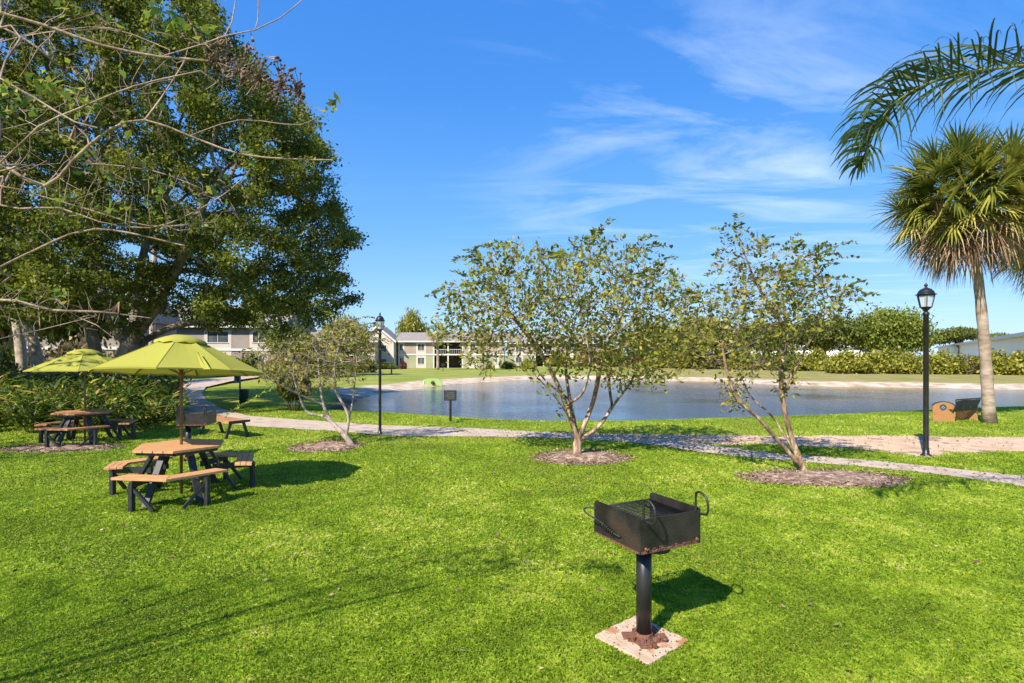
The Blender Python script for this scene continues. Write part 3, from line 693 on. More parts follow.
# queen palm off the right edge, one long frond reaching in
def queen():
    base=Vector((6.9,5.4,0)); root=empty('queen_palm',base); tag(root,'queen palm whose dark feather frond arches in at upper right','palm')
    top=Vector((0,0,4.35)); MB().tube([Vector((0,0,0)),Vector((.02,0,1)),Vector((.03,0,2.4)),Vector((0,0,3.6)),top],[.17,.14,.13,.13,.1],14).build('trunk',M['queen_bark'],root,smooth=True)
    def frond(pts,nl,Lmax,name='frond'):
        pts=[Vector(p) for p in pts]; # resample
        Q=[]; 
        for i in range(len(pts)-1):
            a=pts[max(i-1,0)];b=pts[i];c=pts[i+1];d=pts[min(i+2,len(pts)-1)]
            for j in range(8):
                t=j/8; Q.append(.5*((2*b)+(c-a)*t+(2*a-5*b+4*c-d)*t*t+(3*b-a-3*c+d)*t**3))
        Q.append(pts[-1]); n=len(Q)
        V=[];Rn=[]
        fr=MB().tube(Q,[.020-.018*i/(n-1) for i in range(n)],6)
        for k in range(nl):
            t=.16+.84*k/nl; f=t*(n-1); i=min(int(f),n-2); p=Q[i].lerp(Q[i+1],f-i); dv=(Q[i+1]-Q[i]).normalized()
            sd=dv.cross(Vector((0,0,1))).normalized(); up=sd.cross(dv)
            for sg in (-1,1):
                L=Lmax*(math.sin(math.pi*min(1,.25+.75*t))**.6*.9+.22)*random.uniform(.85,1.1)
                v=(sd*sg*random.uniform(.35,.9)+dv*.55+up*(random.choice((random.uniform(-.5,.3),random.uniform(.7,1.5))))).normalized(); q=p.copy(); ps=[q.copy()]
                g=random.uniform(.7,1.15)
                for j in range(6):
                    q=q+v*L/6; v=(v+Vector((0,0,-1))*g*(.02 if j<2 else (.75 if j==2 else .35))).normalized(); ps.append(q.copy())
                s2=(v.cross(sd*sg+Vector((0,0,.3)))); s2=(s2.normalized()+dv*random.uniform(.2,1.0)).normalized()
                w=.023*random.uniform(.8,1.2)
                strip(V,Rn,ps,[w*.5,w,w,w*.85,w*.7,w*.45,.003],s2,min(1,max(0,random.gauss(.35,.22))))
        o=link(name,npmesh(name,np.array(V),0,Rn),M['frond'],root); fo=fr.build('rachis',M['stem'],o,smooth=True)
        return o
    d=5.0
    frond([top,PD(1150,90,5.2)-base,PD(1060,66,5.1)-base,PD(1000,68,5.0)-base,PD(950,76,4.95)-base,PD(905,95,4.9)-base,PD(877,125,4.9)-base,PD(862,165,4.9)-base],120,.60)
    for i,(a,s) in enumerate(((48,1),(8,1.05),(-30,1),(-75,.95))):
        a=R(a); c,s_=math.cos(a),math.sin(a)
        frond([top,top+Vector((c*.7,s_*.7,.55)),top+Vector((c*1.5,s_*1.5,.6)),top+Vector((c*2.2,s_*2.2,.1)),top+Vector((c*2.6,s_*2.6,-.7))],44,.6)
queen()

# ------------------------------------------------------------------ shell ginger bed
def ginger_proto(label):
    root=empty('ginger_clump',(0,0,0)); tag(root,label,'plant','shell ginger clumps under the oak')
    V=[];Rn=[]; st=MB()
    for s in range(24):
        a=random.uniform(0,2*math.pi); r=random.uniform(.02,.3); p=Vector((r*math.cos(a),r*math.sin(a),0)); dv=Vector((math.cos(a)*random.uniform(.15,.9),math.sin(a)*random.uniform(.15,.9),1)).normalized()
        H=random.uniform(.6,1.15); pts=[];q=p.copy(); v=dv.copy()
        for i in range(6):
            pts.append(q.copy()); q=q+v*H/5; v=(v+Vector((0,0,-.06))).normalized()
        st.tube(pts,.007,4,cap=False)
        for k in range(10):
            t=.2+.8*k/9; f=t*5; i=min(int(f),4); b=pts[i].lerp(pts[i+1],f-i); ang=random.uniform(0,2*math.pi)
            d=(v*random.uniform(.3,.9)+Vector((math.cos(ang),math.sin(ang),random.uniform(0,.6)))).normalized(); L=random.uniform(.28,.5); ps=[b.copy()]; q=b.copy()
            for j in range(4):
                q=q+d*L/4; d=(d+Vector((0,0,-.24))).normalized(); ps.append(q.copy())
            sd=d.cross(Vector((0,0,1))); sd=(sd.normalized()+Vector((random.uniform(-.4,.4),)*3)).normalized(); w=random.uniform(.05,.085)
            strip(V,Rn,ps,[w*.3,w,w*.95,w*.6,.004],sd,min(1,max(0,random.gauss(.48,.28))))
    link('foliage',npmesh('foliage',np.array(V),0,Rn),M['ginger'],root); st.build('stems',M['stem'],root)['kind']='stuff'
    return root
gl='yellow and green striped shell ginger clump in the bed under the oak'
gp=[ginger_proto(gl) for _ in range(4)]; used=set()
spots=[]
bed=np.array([(PG(x,y).x,PG(x,y).y) for x,y in [(-120,440),(0,439),(50,438),(110,433),(150,432),(172,427),(176,418),(165,409),(120,403),(0,400),(-120,400)]])
tries=0
while len(spots)<64 and tries<6000:
    tries+=1; x,y=random.uniform(-22,-9),random.uniform(13.2,24)
    if sdist(np.array([x]),np.array([y]),bed)[0]<-.2 and all((x-a)**2+(y-b)**2>.5 for a,b in spots) and not (abs(x+10.27)<1.3 and abs(y-13.2)<1.35): spots.append((x,y))
for i,(x,y) in enumerate(spots):
    k=i%4; o=gp[k] if k not in used else copy_tree(gp[k]); used.add(k)
    tall=.85+.35*min(1,max(0,(y-14.5)/4)); o.location=(x,y,0); o.rotation_euler=(0,0,random.uniform(0,6.28)); o.scale=(tall*random.uniform(.9,1.15),)*2+(tall*(1.12 if x<-11.5 else .9),)

# ------------------------------------------------------------------ far vegetation
def blob_shrub(name,mname,n,clumps,rx,rz,size,flat=False,trunk=0,seed=0):
    """returns hidden mesh datas for a shrub or round tree of height rz*2 (+trunk)"""
    V=[];Rn=[];pts=[]
    for i in range(clumps):
        v=rng.normal(size=3); v/=np.linalg.norm(v); v*=rng.uniform(.35,.95); v[2]=abs(v[2])*(.95) if (not trunk) else v[2]*(.55 if flat else .9)
        pts.append(v)
    for v in pts:
        c=np.array([v[0]*rx,v[1]*rx,(trunk+rz*(1+v[2])) if trunk else rz*2*v[2]*.9+.15])
        m=n//clumps; P=c+rng.normal(size=(m,3))*np.array([rx*.17,rx*.17,rz*(.13 if flat else .2)]); P[:,2]=np.maximum(P[:,2],.05)
        V.append(leaves_np(P,size,.1,None,.7)); Rn.append(np.clip(rng.normal(rng.uniform(.3,.75),.2,m),0,1))
    me=npmesh(name,np.concatenate(V),0,np.concatenate(Rn)); me.materials.append(M[mname]); 
    tm=None
    if trunk:
        mb=MB().tube([(0,0,-.3),(.1,0,trunk*.6),(0,.1,trunk+rz*.7)],[rx*.07,rx*.05,rx*.03],8)
        for v in pts[:14]:
            mb.tube([(0,0,trunk*.7),(v[0]*rx*.4,v[1]*rx*.4,trunk+rz*.5),(v[0]*rx*.9,v[1]*rx*.9,trunk+rz*(1+v[2]))],[rx*.035,rx*.02,rx*.008],5)
        tm=bpy.data.meshes.new('trunk'); tm.from_pydata(mb.v,[],mb.f); tm.update(); tm.materials.append(M['oak_bark'])
    else:
        mb=MB()
        for v in pts[:10]: mb.tube([(v[0]*.2,v[1]*.2,-.2),(v[0]*rx*.6,v[1]*rx*.6,rz*v[2])],[.05,.02],5)
        tm=bpy.data.meshes.new('stems'); tm.from_pydata(mb.v,[],mb.f); tm.update(); tm.materials.append(M['oak_bark'])
    return me,tm
SH={'yellow':[blob_shrub('foliage','shrub',5200,46,1,.5,.15) for _ in range(3)],
    'dark':[blob_shrub('foliage','shrub_dark',5200,46,1,.5,.15) for _ in range(2)],
    'brown':[blob_shrub('foliage','shrub_brown',4200,46,1,.5,.13) for _ in range(2)],
    'red':[blob_shrub('foliage','shrub_red',1800,20,1,.5,.2)],
    'tree':[blob_shrub('crown','shrub_dark',9000,60,1,.42,.085,trunk=.45) for _ in range(2)],
    'ytree':[blob_shrub('crown','shrub',9000,60,1,.42,.085,trunk=.45)],
    'flat':[blob_shrub('crown','shrub_dark',9000,50,1,.30,.085,flat=True,trunk=.7)],
    'umbrella':[blob_shrub('crown','round_tree',24000,90,1,.46,.06,trunk=.30)]}
def plant(kind,px,ybase,ytop,wpx,label,group=None,d=None):
    """placed by where it stands; ybase is ground contact"""
    if d is None:
        z=-.1; 
        for _ in range(6):
            d=F*(EYE-z)/(ybase-HZ); z=float(gz((px-CX)/F*d,d))
    x=(px-CX)/F*d; z=float(gz(x,d)); H=EYE-(ytop-HZ)/F*d-z; W=wpx/2/F*d
    me,tm=random.choice(SH[kind]); isT=kind in('tree','ytree','flat','umbrella')
    root=empty('tree' if isT else 'shrub',(x,d,z),random.uniform(0,6.28)); tag(root,label,'tree' if isT else 'shrub',group)
    zmax=max(v.co.z for v in me.vertices) if me.name not in ZM else ZM[me.name]; ZM[me.name]=zmax
    root.scale=(W/1.12,W/1.12,H/zmax)
    o=bpy.data.objects.new('crown' if isT else 'foliage',me); COL.objects.link(o); o.parent=root
    o=bpy.data.objects.new('trunk' if isT else 'stems',tm); COL.objects.link(o); o.parent=root
    if not isT: o['kind']='stuff'
    return root
ZM={}
gr='shrubs lining the far bank'
for i,(k,x,yb,yt,wd) in enumerate([('yellow',850,373.5,347,44),('yellow',885,373.5,344,46),('yellow',912,374,349,34),('yellow',940,374,348,42),('brown',965,374,352,38),('yellow',992,374.5,347,46),('yellow',1024,374.5,348,46),('yellow',1060,375,346,50),('yellow',1100,375,346,50)]):
    plant(k,x,yb,yt,wd,'yellow green shrub in the dense hedge right of the pond' if k=='yellow' else 'brownish shrub in the hedge near the tall sabal palm',gr if k=='yellow' else None)
gr2='shrubs on the far bank behind the crape myrtles'
for (k,x,yb,yt,wd) in [('yellow',560,366.5,350,34),('brown',588,366.5,347,34),('yellow',612,367,344,36),('brown',640,367.5,346,38),('yellow',664,368,340,40),('yellow',692,368.5,338,42),('brown',718,369,344,34),('yellow',742,369.5,345,36),('brown',764,370,349,32),('dark',790,370.5,345,38),('yellow',815,371,346,38)]:
    plant(k,x,yb,yt,wd,{'yellow':'yellow green shrub on the far bank behind the crape myrtles','brown':'brown tinged shrub on the far bank behind the crape myrtles','dark':'dark green shrub on the far bank behind the slender crape myrtle'}[k],gr2+' '+k)
plant('umbrella',886,370,300,84,'large round crowned tree above the hedge left of the near lamp post',d=92)
plant('tree',822,370,310,74,'dark green tree above the hedge behind the slender crape myrtle',d=95)
plant('ytree',700,368,312,84,'broad yellow green tree on the far bank between the two crape myrtles',d=100)
plant('tree',768,369,316,64,'dull green tree just behind the slender crape myrtle trunk',d=104)
plant('ytree',650,368,318,66,'low green tree on the far bank right of the broad crape myrtle',d=110)
plant('flat',960,367,325,46,'dark flat topped tree behind the hedge right of the lamp post',d=150)
plant('flat',998,366,331,34,'small dark flat topped tree against the white building roof',d=160)
plant('flat',925,366,333,50,'dark green tree seen low behind the near lamp post',d=155)
plant('ytree',412,366,305,34,'round bright green tree rising behind the apartment roof',d=125)
plant('ytree',345,369,311,56,'yellow green tree behind the thin half bare crape myrtle',d=60)
plant('brown',265,372.5,338,46,'brown and red leaved bush in front of the left building')
plant('dark',225,372,352,20,'dark green bush at the foot of the left building',d=58)
plant('dark',300,369,352,40,'dark green bush left of the apartment gable')
plant('dark',345,368.5,355,30,'low dark hedge bush by the apartment gable wall')
plant('dark',385,368.6,361,26,'low dark bush at the gable corner of the apartments',d=98)
plant('red',403,368.6,360.5,9,'small red leaved bush by the first ground floor window',d=98)
plant('red',489,368.6,361,6,'small red leaved bush beside the second bank palm',d=98)
plant('dark',508,368.4,360,18,'dark bush at the right end of the apartment facade',d=98)
plant('yellow',528,368.4,357,16,'yellow bush at the right end of the apartment facade',d=98)
plant('brown',40,372,340,90,'tangled brown undergrowth behind the ginger bed',d=30)
plant('dark',-20,378,335,90,'dark bush at the left edge behind the ginger bed',d=27)
plant('yellow',105,374,352,30,'yellow green shrub behind the oak trunk',d=34)
for (k_,x,yb,yt,wd_,d_,lb) in [('tree',8,0,235,150,36,'dense dark tree filling the gap behind the two grey trunks'),('tree',78,0,265,90,40,'dark green tree seen between the oak and the leaning trunk'),('brown',80,0,330,70,32,'tangled brown brush right behind the back umbrella'),('brown',118,0,345,40,36,'low brown brush at the foot of the oak'),
  ('dark',-5,0,345,60,23,'dark bush low behind the ginger at the left edge'),('yellow',283,0,352,40,52,'yellowish low bush left of the half bare crape myrtle'),('yellow',318,0,340,52,56,'yellowish bush behind the half bare crape myrtle'),('dark',362,0,352,30,70,'dark bush beside the apartment gable wing'),('dark',250,0,350,30,56,'dark bush right of the green umbrella tip'),('tree',292,0,322,58,54,'dark tree hiding the end of the left building')]:
    plant(k_,x,yb,yt,wd_,lb,d=d_)
# two extra trees at left with leaning trunks
def side_tree(px,lean,label,d,seed):
    b=PG(px,404); b=Vector(((px-CX)/F*d,d,0)); T=Tree()
    T.guide([b,PD(px-lean*.4,350,d),PD(px-lean,310,d),PD(px-lean*1.6,250,d)],.4,.22,.13)
    c=PD(px-lean,175,d); A=env(420,[(c.x,c.y,c.z,4.2,3.0,3.4,1)])
    T.grow(A,.4,6,.7,iters=50,jit=.2); T.radii(.012,.22)
    root,base=finish('leaning_tree',label,'tree',T,M['grey_bark'],8)
    a,b_=T.thin(4); k=np.repeat(np.arange(len(a)),16); P=a[k]+rng.normal(0,.28,(len(k),3)); crown(root,base,leaves_np(P,.15,.1,None,.5),clump_rnd(P,1.5,.5,.3,.15),M['shrub_dark'])
side_tree(24,8,'rough barked tree at far left behind the ginger, trunk nearly upright',26,1)
side_tree(44,22,'rough barked tree with leaning trunk just left of the oak',24,2)
side_tree(150,-3,'straight thin tree behind the green umbrella by the left building',48,3)
def shade_tree():
    T=Tree(); T.guide([(-15.6,7.0,0),(-15.4,7.0,1.5),(-15.3,7.1,3.0),(-15.0,7.3,4.6)],.4,.24,.14)
    A=env(500,[(-14.8,7.6,6.3,3.0,3.0,2.0,1)]); T.grow(A,.35,5,.6,iters=50,jit=.2); T.radii(.012,.24)
    root,base=finish('oak_tree','oak standing outside the left edge, shading the back umbrella','tree',T,M['oak_bark'],8)
    a,b_=T.thin(3); k=np.repeat(np.arange(len(a)),7); P=a[k]+rng.normal(0,.25,(len(k),3)); crown(root,base,leaves_np(P,.13,.1,None,.5),clump_rnd(P,1.5,.5,.3,.15),M['oak_leaf'])
shade_tree()
# palms by the apartments
p1=sabal('sabal_palm','small sabal palm standing before the dark balcony of the apartments',(-12.4,92,-.35),(-12.6,92,5.6),1.75*1.5,34,14,.26,.2,14)
p2=sabal('sabal_palm','small sabal palm before the right end of the apartments',(-4.9,92,-.35),(-5.0,92,5.2),1.6*1.5,34,14,.24,.2,14)
# clipped bush on the near bank
def topiary():
    b=PG(294,411); root=empty('clipped_bush',b); tag(root,'round clipped bush with bare dark stems on the pond bank lawn','bush')
    n=9000; v=rng.normal(size=(n,3)); v/=np.linalg.norm(v,axis=1)[:,None]; r=(1-.25*rng.uniform(0,1,n)**2)*(1+.08*np.sin(v[:,0]*6)*np.sin(v[:,2]*7+v[:,1]*5)); P=v*r[:,None]*np.array([.58,.55,.46])+np.array([0,0,.88])
    link('foliage',npmesh('foliage',leaves_np(P,.07,0,v*.8,.6),0,clump_rnd(P,6,.45,.25,.2)),M['shrub_dark'],root)
    mb=MB()
    for i in range(12):
        a=i*2.4; mb.tube([(.12*math.cos(a),.12*math.sin(a),0),(.3*math.cos(a),.3*math.sin(a),.35),(.45*math.cos(a),.42*math.sin(a),.8)],[.03,.022,.01],6)
    mb.build('stems',M['oak_bark'],root,smooth=True)['kind']='stuff'
topiary()
# bright leafy shoot leaning by the low table
def shoot():
    a=PG(206,436); root=empty('leafy_shoot',a); tag(root,'single yellow green leafy shoot arching beside the low wooden bench','plant')
    pts=[Vector((0,0,0)),Vector((.25,.15,.35)),Vector((.6,.3,.68)),Vector((1.0,.45,.95)),Vector((1.5,.6,1.2))]; MB().tube(pts,[.008,.007,.006,.005,.003],5).build('stem',M['stem'],root)
    P=[];D=[]
    for k in range(60):
        t=.1+.9*k/60; f=t*4;i=min(int(f),3); P.append(pts[i].lerp(pts[i+1],f-i)); D.append(Vector((random.uniform(-.5,1),random.uniform(-1,1),random.uniform(-.5,.6))))
    link('leaves',npmesh('leaves',leaves_np(np.array(P),.10,.1,np.array(D)*2,.35),0,rng.uniform(0,1,len(P))),M['bright_shoot'],root)['kind']='stuff'
shoot()

# ------------------------------------------------------------------ picnic tables and umbrellas
def clip(poly,a,b,c):
    """keep a*x+b*y<=c"""
    out=[]
    for i,p in enumerate(poly):
        q=poly[(i+1)%len(poly)]; f=a*p[0]+b*p[1]-c; g_=a*q[0]+b*q[1]-c
        if f<=0: out.append(p)
        if f*g_<0: t=f/(f-g_); out.append((p[0]+(q[0]-p[0])*t,p[1]+(q[1]-p[1])*t))
    return out
def hexv(r,ph): return [(r*math.cos(R(ph+60*k)),r*math.sin(R(ph+60*k))) for k in range(6)]
PH=-67
def picnic(label,woodm):
    root=empty('picnic_table',(0,0,0)); tag(root,label,'picnic table')
    hx=hexv(.64,PH); mb=MB(); nx,ny=math.cos(R(PH+30)),math.sin(R(PH+30)); ap=.64*math.cos(R(30)); w=2*ap/8
    for k in range(8):
        lo=-ap+k*w+.006; hi=-ap+(k+1)*w-.006; p=clip(clip(hx,nx,ny,hi),-nx,-ny,-lo)
        if len(p)>2: mb.prism(p,.712,.75)
    mb.build('tabletop',woodm,root,bevel=.004)
    # rim under the top
    hr=hexv(.57,PH); mb=MB()
    for k in range(6): a,b=hr[k],hr[(k+1)%6]; mb.beam((a[0],a[1],.69),(b[0],b[1],.69),.04,.042)
    mb.build('top_frame',M['plastic_black'],root)
    for k in (0,2,4):
        # chevron bench round vertex k
        vo=[Vector((1.14*math.cos(R(PH+60*j)),1.14*math.sin(R(PH+60*j)),0)) for j in (k-1,k,k+1)]
        vi=[Vector((.86*math.cos(R(PH+60*j)),.86*math.sin(R(PH+60*j)),0)) for j in (k-1,k,k+1)]
        bm=MB()
        for (s0,s1,end) in ((0,1,{0:.72,2:.84,4:.72}[k]),(2,1,{0:.70,2:.72,4:.42}[k])):
            for j in range(3):
                f0,f1=j/3+.012,(j+1)/3-.012
                A=vi[s1].lerp(vo[s1],f0);B=vi[s1].lerp(vo[s1],f1);C=vi[s1].lerp(vi[s0],end).lerp(vo[s1].lerp(vo[s0],end),f1);D=vi[s1].lerp(vi[s0],end).lerp(vo[s1].lerp(vo[s0],end),f0)
                off=(C-B).normalized()*.003
                bm.prism([(q.x,q.y) for q in (A+off,B+off,C,D)],.425,.46)
        bench=bm.build('bench',woodm,root,bevel=.004)
        am=R(PH+60*k)
        for sg in (-1,1):
            t=.45 if not(k==4 and sg==1) else .2; so=vo[1].lerp(vo[1+sg],t); si=vi[1].lerp(vi[1+sg],t); mid=(so+si)/2; n=mid.normalized()
            leg=MB(); top_=n*.36+Vector((0,0,.69)); foot=n*.74+Vector((0,0,0)); leg.beam(foot,top_,.09,.045).build('leg',M['plastic_black'],root)
            bmx=MB(); bmx.beam(n*.42+Vector((0,0,.375)),n*1.0+Vector((0,0,.375)),.045,.085).build('bench_beam',M['plastic_black'],root)
            pm=MB(); f=n*.98; pm.beam(Vector((f.x,f.y,0)),Vector((f.x,f.y,.40)),.075,.05); pm.build('bench_leg',M['plastic_black'],root)
            br=MB(); tn=Vector((-n.y,n.x,0))*sg; br.beam(f+Vector((0,0,.36))+n*.0+tn*.02, f+Vector((0,0,.03))-tn*.30,.04,.04); br.build('brace',M['plastic_black'],root)
    return root
t1=picnic('wooden hexagonal picnic table with black legs under the nearest open umbrella',M['wood']); t1.location=(-5.0,8.3,0)
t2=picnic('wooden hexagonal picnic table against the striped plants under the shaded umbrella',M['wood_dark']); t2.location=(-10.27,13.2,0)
def umbrella(label,tilt,R0=1.16):
    root=empty('umbrella',(0,0,0)); tag(root,label,'umbrella')
    MB().tube([(0,0,-.02),(0,0,1.2),(0,0,2.36)],.0215,10).build('pole',M['pole_wood'],root,smooth=True)
    Mt=Matrix.Translation((0,0,2.36))@Matrix.Rotation(tilt,4,'X')@Matrix.Translation((0,0,-2.36))
    ang=[R(-27-45*k) for k in range(8)]; NS=8
    rim=1.845; apex=2.44
    def prof(t,mid): # t 0..1 from apex to rim
        return apex-(apex-rim)*t-mid*.018*math.sin(math.pi*t)
    V=[];Fc=[]; nr=10; nm=4
    rings=[]
    for i in range(nr+1):
        t=.20+.80*i/nr; ring=[]
        for k in range(NS):
            a0,a1=ang[k],ang[(k+1)%NS]
            p0=Vector((math.cos(a0),math.sin(a0),0)); p1=Vector((math.cos(a1),math.sin(a1),0))
            for j in range(nm):
                u=j/nm; p=p0.lerp(p1,u)*R0*t; mid=math.sin(math.pi*u); p.z=prof(t,mid)+ (.012*mid if i==nr else 0); ring.append(len(V)); V.append(p)
        rings.append(ring)
    # small hanging hem
    ring=[]
    for j in rings[-1]: p=V[j].copy(); p.z-=.022; p.x*=.995; p.y*=.995; ring.append(len(V)); V.append(p)
    rings.append(ring); n=NS*nm
    for i in range(len(rings)-1):
        for j in range(n): Fc.append((rings[i][j],rings[i][(j+1)%n],rings[i+1][(j+1)%n],rings[i+1][j]))
    V=[Mt@v for v in V]
    me=bpy.data.meshes.new('canopy'); me.from_pydata(V,[],Fc); me.update()
    a=me.attributes.new('rnd','FLOAT','POINT'); a.data.foreach_set('value',[.5]*len(V))
    link('canopy',me,M['canvas'],root)
    # vent cap
    V=[];Fc=[];m=36;rr=[0.02,.12,.24,.345,.35]; zz=[-.035,-.045,-.085,-.145,-.175]
    for i,(r,z) in enumerate(zip(rr,zz)):
        for j in range(m):
            t=2*math.pi*j/m; w=1+(.03*math.sin(t*18) if i>2 else 0); V.append(Mt@Vector((r*math.cos(t)*w,r*math.sin(t)*w,apex+z+(.012*math.sin(t*12) if i>2 else 0))))
    for i in range(4):
        for j in range(m): Fc.append((i*m+j,i*m+(j+1)%m,(i+1)*m+(j+1)%m,(i+1)*m+j))
    Fc.append(tuple(range(m))[::-1])
    me=bpy.data.meshes.new('vent_cap'); me.from_pydata(V,[],Fc); me.update(); a=me.attributes.new('rnd','FLOAT','POINT'); a.data.foreach_set('value',[.7]*len(V)); link('vent_cap',me,M['canvas'],root,True)
    for k in range(NS):
        a=ang[k]; tip=Vector((math.cos(a)*R0*.99,math.sin(a)*R0*.99,rim-.015)); mid=Vector((math.cos(a)*R0*.52,math.sin(a)*R0*.52,prof(.52,0)-.02))
        MB().tube([Mt@Vector((0,0,apex-.10)),Mt@mid,Mt@tip],.008,5).build('rib',M['pole_wood'],root)
        MB().tube([Mt@Vector((math.cos(a)*R0*q_,math.sin(a)*R0*q_,prof(q_,0)+.002)) for q_ in (.24,.5,.75,.99)],.0045,5).build('seam',M['canvas'],root)
        MB().tube([Vector((0,0,1.80)),Mt@mid],.007,5).build('strut',M['pole_wood'],root)
    MB().lathe((0,0,1.76),[(.03,0),(.042,.02),(.042,.06),(.03,.08)],12).build('runner',M['pole_wood'],root,True)
    # tie strap
    a=R(-42); p=Mt@Vector((math.cos(a)*.72,math.sin(a)*.72,prof(.62,0)+.03)); q=Mt@Vector((math.cos(a)*1.10,math.sin(a)*1.10,prof(.97,0)+.0))
    V=[];Rn=[]; 
    for dx in (-.03,.03): strip(V,Rn,[p,p.lerp(q,.5)+Vector((dx*.5,-.02,.0)),q+Vector((dx,-.02,-.02))],[.03,.05,.06],Vector((1,0,0)),.6)
    link('tie_strap',npmesh('tie_strap',np.array(V),0,Rn),M['canvas'],root)
    return root
u1=umbrella('open lime green umbrella in full sun over the nearest picnic table',R(-4.8)); u1.location=(-4.99,8.3,0)
u2=umbrella('lime green umbrella in dappled oak shade over the back picnic table',R(-1.0),1.13); u2.location=(-10.25,13.2,0); u2.rotation_euler=(0,0,R(14)); u2.scale=(1,1,.935)

# ------------------------------------------------------------------ park grills
def grill(label):
    root=empty('park_grill',(0,0,0)); tag(root,label,'grill')
    z0,z1=.708,.965; U,W=.28,.275
    def side(u):
        prof=[(-W,z0),(W,z0),(W,z1-.03),(W-.012,z1-.008),(W-.035,z1),(-W,z1)]
        vs=[(u-.003,v,z) for v,z in prof]+[(u+.003,v,z) for v,z in prof]; n=6
        return MB().add(vs,[tuple(range(n)),tuple(range(n,2*n))[::-1]]+[(i,n+i,n+(i+1)%n,(i+1)%n) for i in range(n)])
    side(-U).build('side_panel',M['grill_steel'],root); side(U).build('side_panel',M['grill_steel'],root)
    MB().box((0,-W+.004,(z0+z1)/2-.008),(2*U-.007,.006,z1-z0-.016)).build('front_panel',M['grill_steel'],root)
    MB().box((0,0,z0+.004),(2*U-.008,2*W-.02,.006)).build('floor_panel',M['grill_steel'],root)
    rb=MB(); # rusted lower lip
    rb.box((0,-W-.001,z0+.008),(2*U-.01,.005,.018)); rb.box((-U-.004,0,z0+.006),(.004,2*W-.02,.012))
    for k in range(26):
        x=random.uniform(-U,U); rb.box((x,-W-.002,z0+random.uniform(.01,.03)),(random.uniform(.01,.04),.004,random.uniform(.006,.018)))
    rb.build('rusty_lip',M['rust'],root)
    zg=z1-.06; gm=MB()
    for k in range(17): y=-W+.03+k*(2*W-.05)/16; gm.tube([(-U+.012,y,zg),(U-.012,y,zg)],.0045,6)
    for x in (-U+.02,-.12,.12,U-.02): gm.tube([(x,-W+.015,zg-.008),(x,W-.01,zg-.008)],.006,6)
    gm.tube([(-U+.015,W-.012,zg),(U-.015,W-.012,zg)],.008,6)
    gm.build('cooking_grate',M['grill_steel'],root,True)
    for x in (-U+.035,U-.03):
        pts=[(x,-W+.05,zg),(x,-W+.015,zg+.02),(x,-W+.012,zg+.12),(x,-W-.005,zg+.147),(x,-W-.04,zg+.15),(x,-W-.085,zg+.125),(x,-W-.105,zg+.08),(x,-W-.105,zg+.03),(x,-W-.09,zg+.003),(x,-W-.05,zg-.004),(x,-W-.015,zg-.004)]
        Q=[]
        P=[Vector(p)+Vector((0,0,.035)) if i_>1 else Vector(p) for i_,p in enumerate(pts)]
        for i in range(len(P)-1):
            a=P[max(i-1,0)];b=P[i];c=P[i+1];d=P[min(i+2,len(P)-1)]
            for j in range(4): t=j/4; Q.append(.5*((2*b)+(c-a)*t+(2*a-5*b+4*c-d)*t*t+(3*b-a-3*c+d)*t**3))
        Q.append(P[-1]); MB().tube(Q,.0085,8).build('grate_handle',M['black_steel'],root,True)
    # side handle with coil grip
    P=[Vector(p) for p in [(-U,W-.03,z1-.065),(-U-.05,W+.015,z1-.06),(-U-.085,W+.02,z1-.07),(-U-.09,W-.02,z1-.09),(-U-.065,W-.10,z1-.115),(-U-.05,.10,z1-.135),(-U-.035,.0,z1-.175),(-U-.02,-.055,z1-.19),(-U-.003,-.06,z1-.195)]]
    Q=[]
    for i in range(len(P)-1):
        a=P[max(i-1,0)];b=P[i];c=P[i+1];d=P[min(i+2,len(P)-1)]
        for j in range(5): t=j/5; Q.append(.5*((2*b)+(c-a)*t+(2*a-5*b+4*c-d)*t*t+(3*b-a-3*c+d)*t**3))
    Q.append(P[-1]); h=MB().tube(Q,.0065,8).build('side_handle',M['black_steel'],root,True)
    A,B=P[5],P[6]+Vector((0,-.01,-.003)); ax=(B-A).normalized(); e1=ax.orthogonal().normalized(); e2=ax.cross(e1); L=(B-A).length; c=[]
    for k in range(6*12+1): t=k/72; an=2*math.pi*6*t; c.append(A+ax*L*t+(e1*math.cos(an)+e2*math.sin(an))*.017)
    MB().tube(c,.004,5).build('coil_grip',M['black_steel'],h,True)
    bo=MB()
    for x in (-U+.04,U-.04):
        cc=Vector((x,-W-.004,z0+.035)); MB().tube([cc,cc+Vector((0,-.012,0))],.011,6).build('bolt',M['rust_light'],root)
    MB().lathe((.0,-.10,z0-.062),[(.10,0),(.115,.004),(.115,.056),(.10,.060)],20).build('swivel_plate',M['grill_steel'],root)
    MB().tube([(-.12,-.12,.02),(-.12,-.12,.35),(-.12,-.12,z0)],[.056,.056,.056],20).build('post',M['post_black'],root,True)
    # torn rusty foot flange
    f=MB(); random.seed(3)
    for k in range(4):
        a=R(45+90*k+8); c=Vector((-.12+.105*math.cos(a),-.12+.105*math.sin(a),.028)); f.box(c,(.10,.085,.022),a+.2,None)
    f.box((-.12,-.12,.022),(.20,.20,.014),R(40)); f.tube([(-.12,-.12,.02),(-.12,-.12,.07)],[.078,.066],12)
    for k in range(16):
        a=random.uniform(0,6.28); r=random.uniform(.07,.15); f.box((-.12+r*math.cos(a),-.12+r*math.sin(a),.03+random.uniform(0,.02)),(random.uniform(.02,.06),random.uniform(.015,.04),random.uniform(.01,.03)),a,Matrix.Rotation(random.uniform(-.5,.5),3,'X'))
    f.build('foot_flange',M['rust'],root,bevel=.003)
    random.seed(11)
    return root
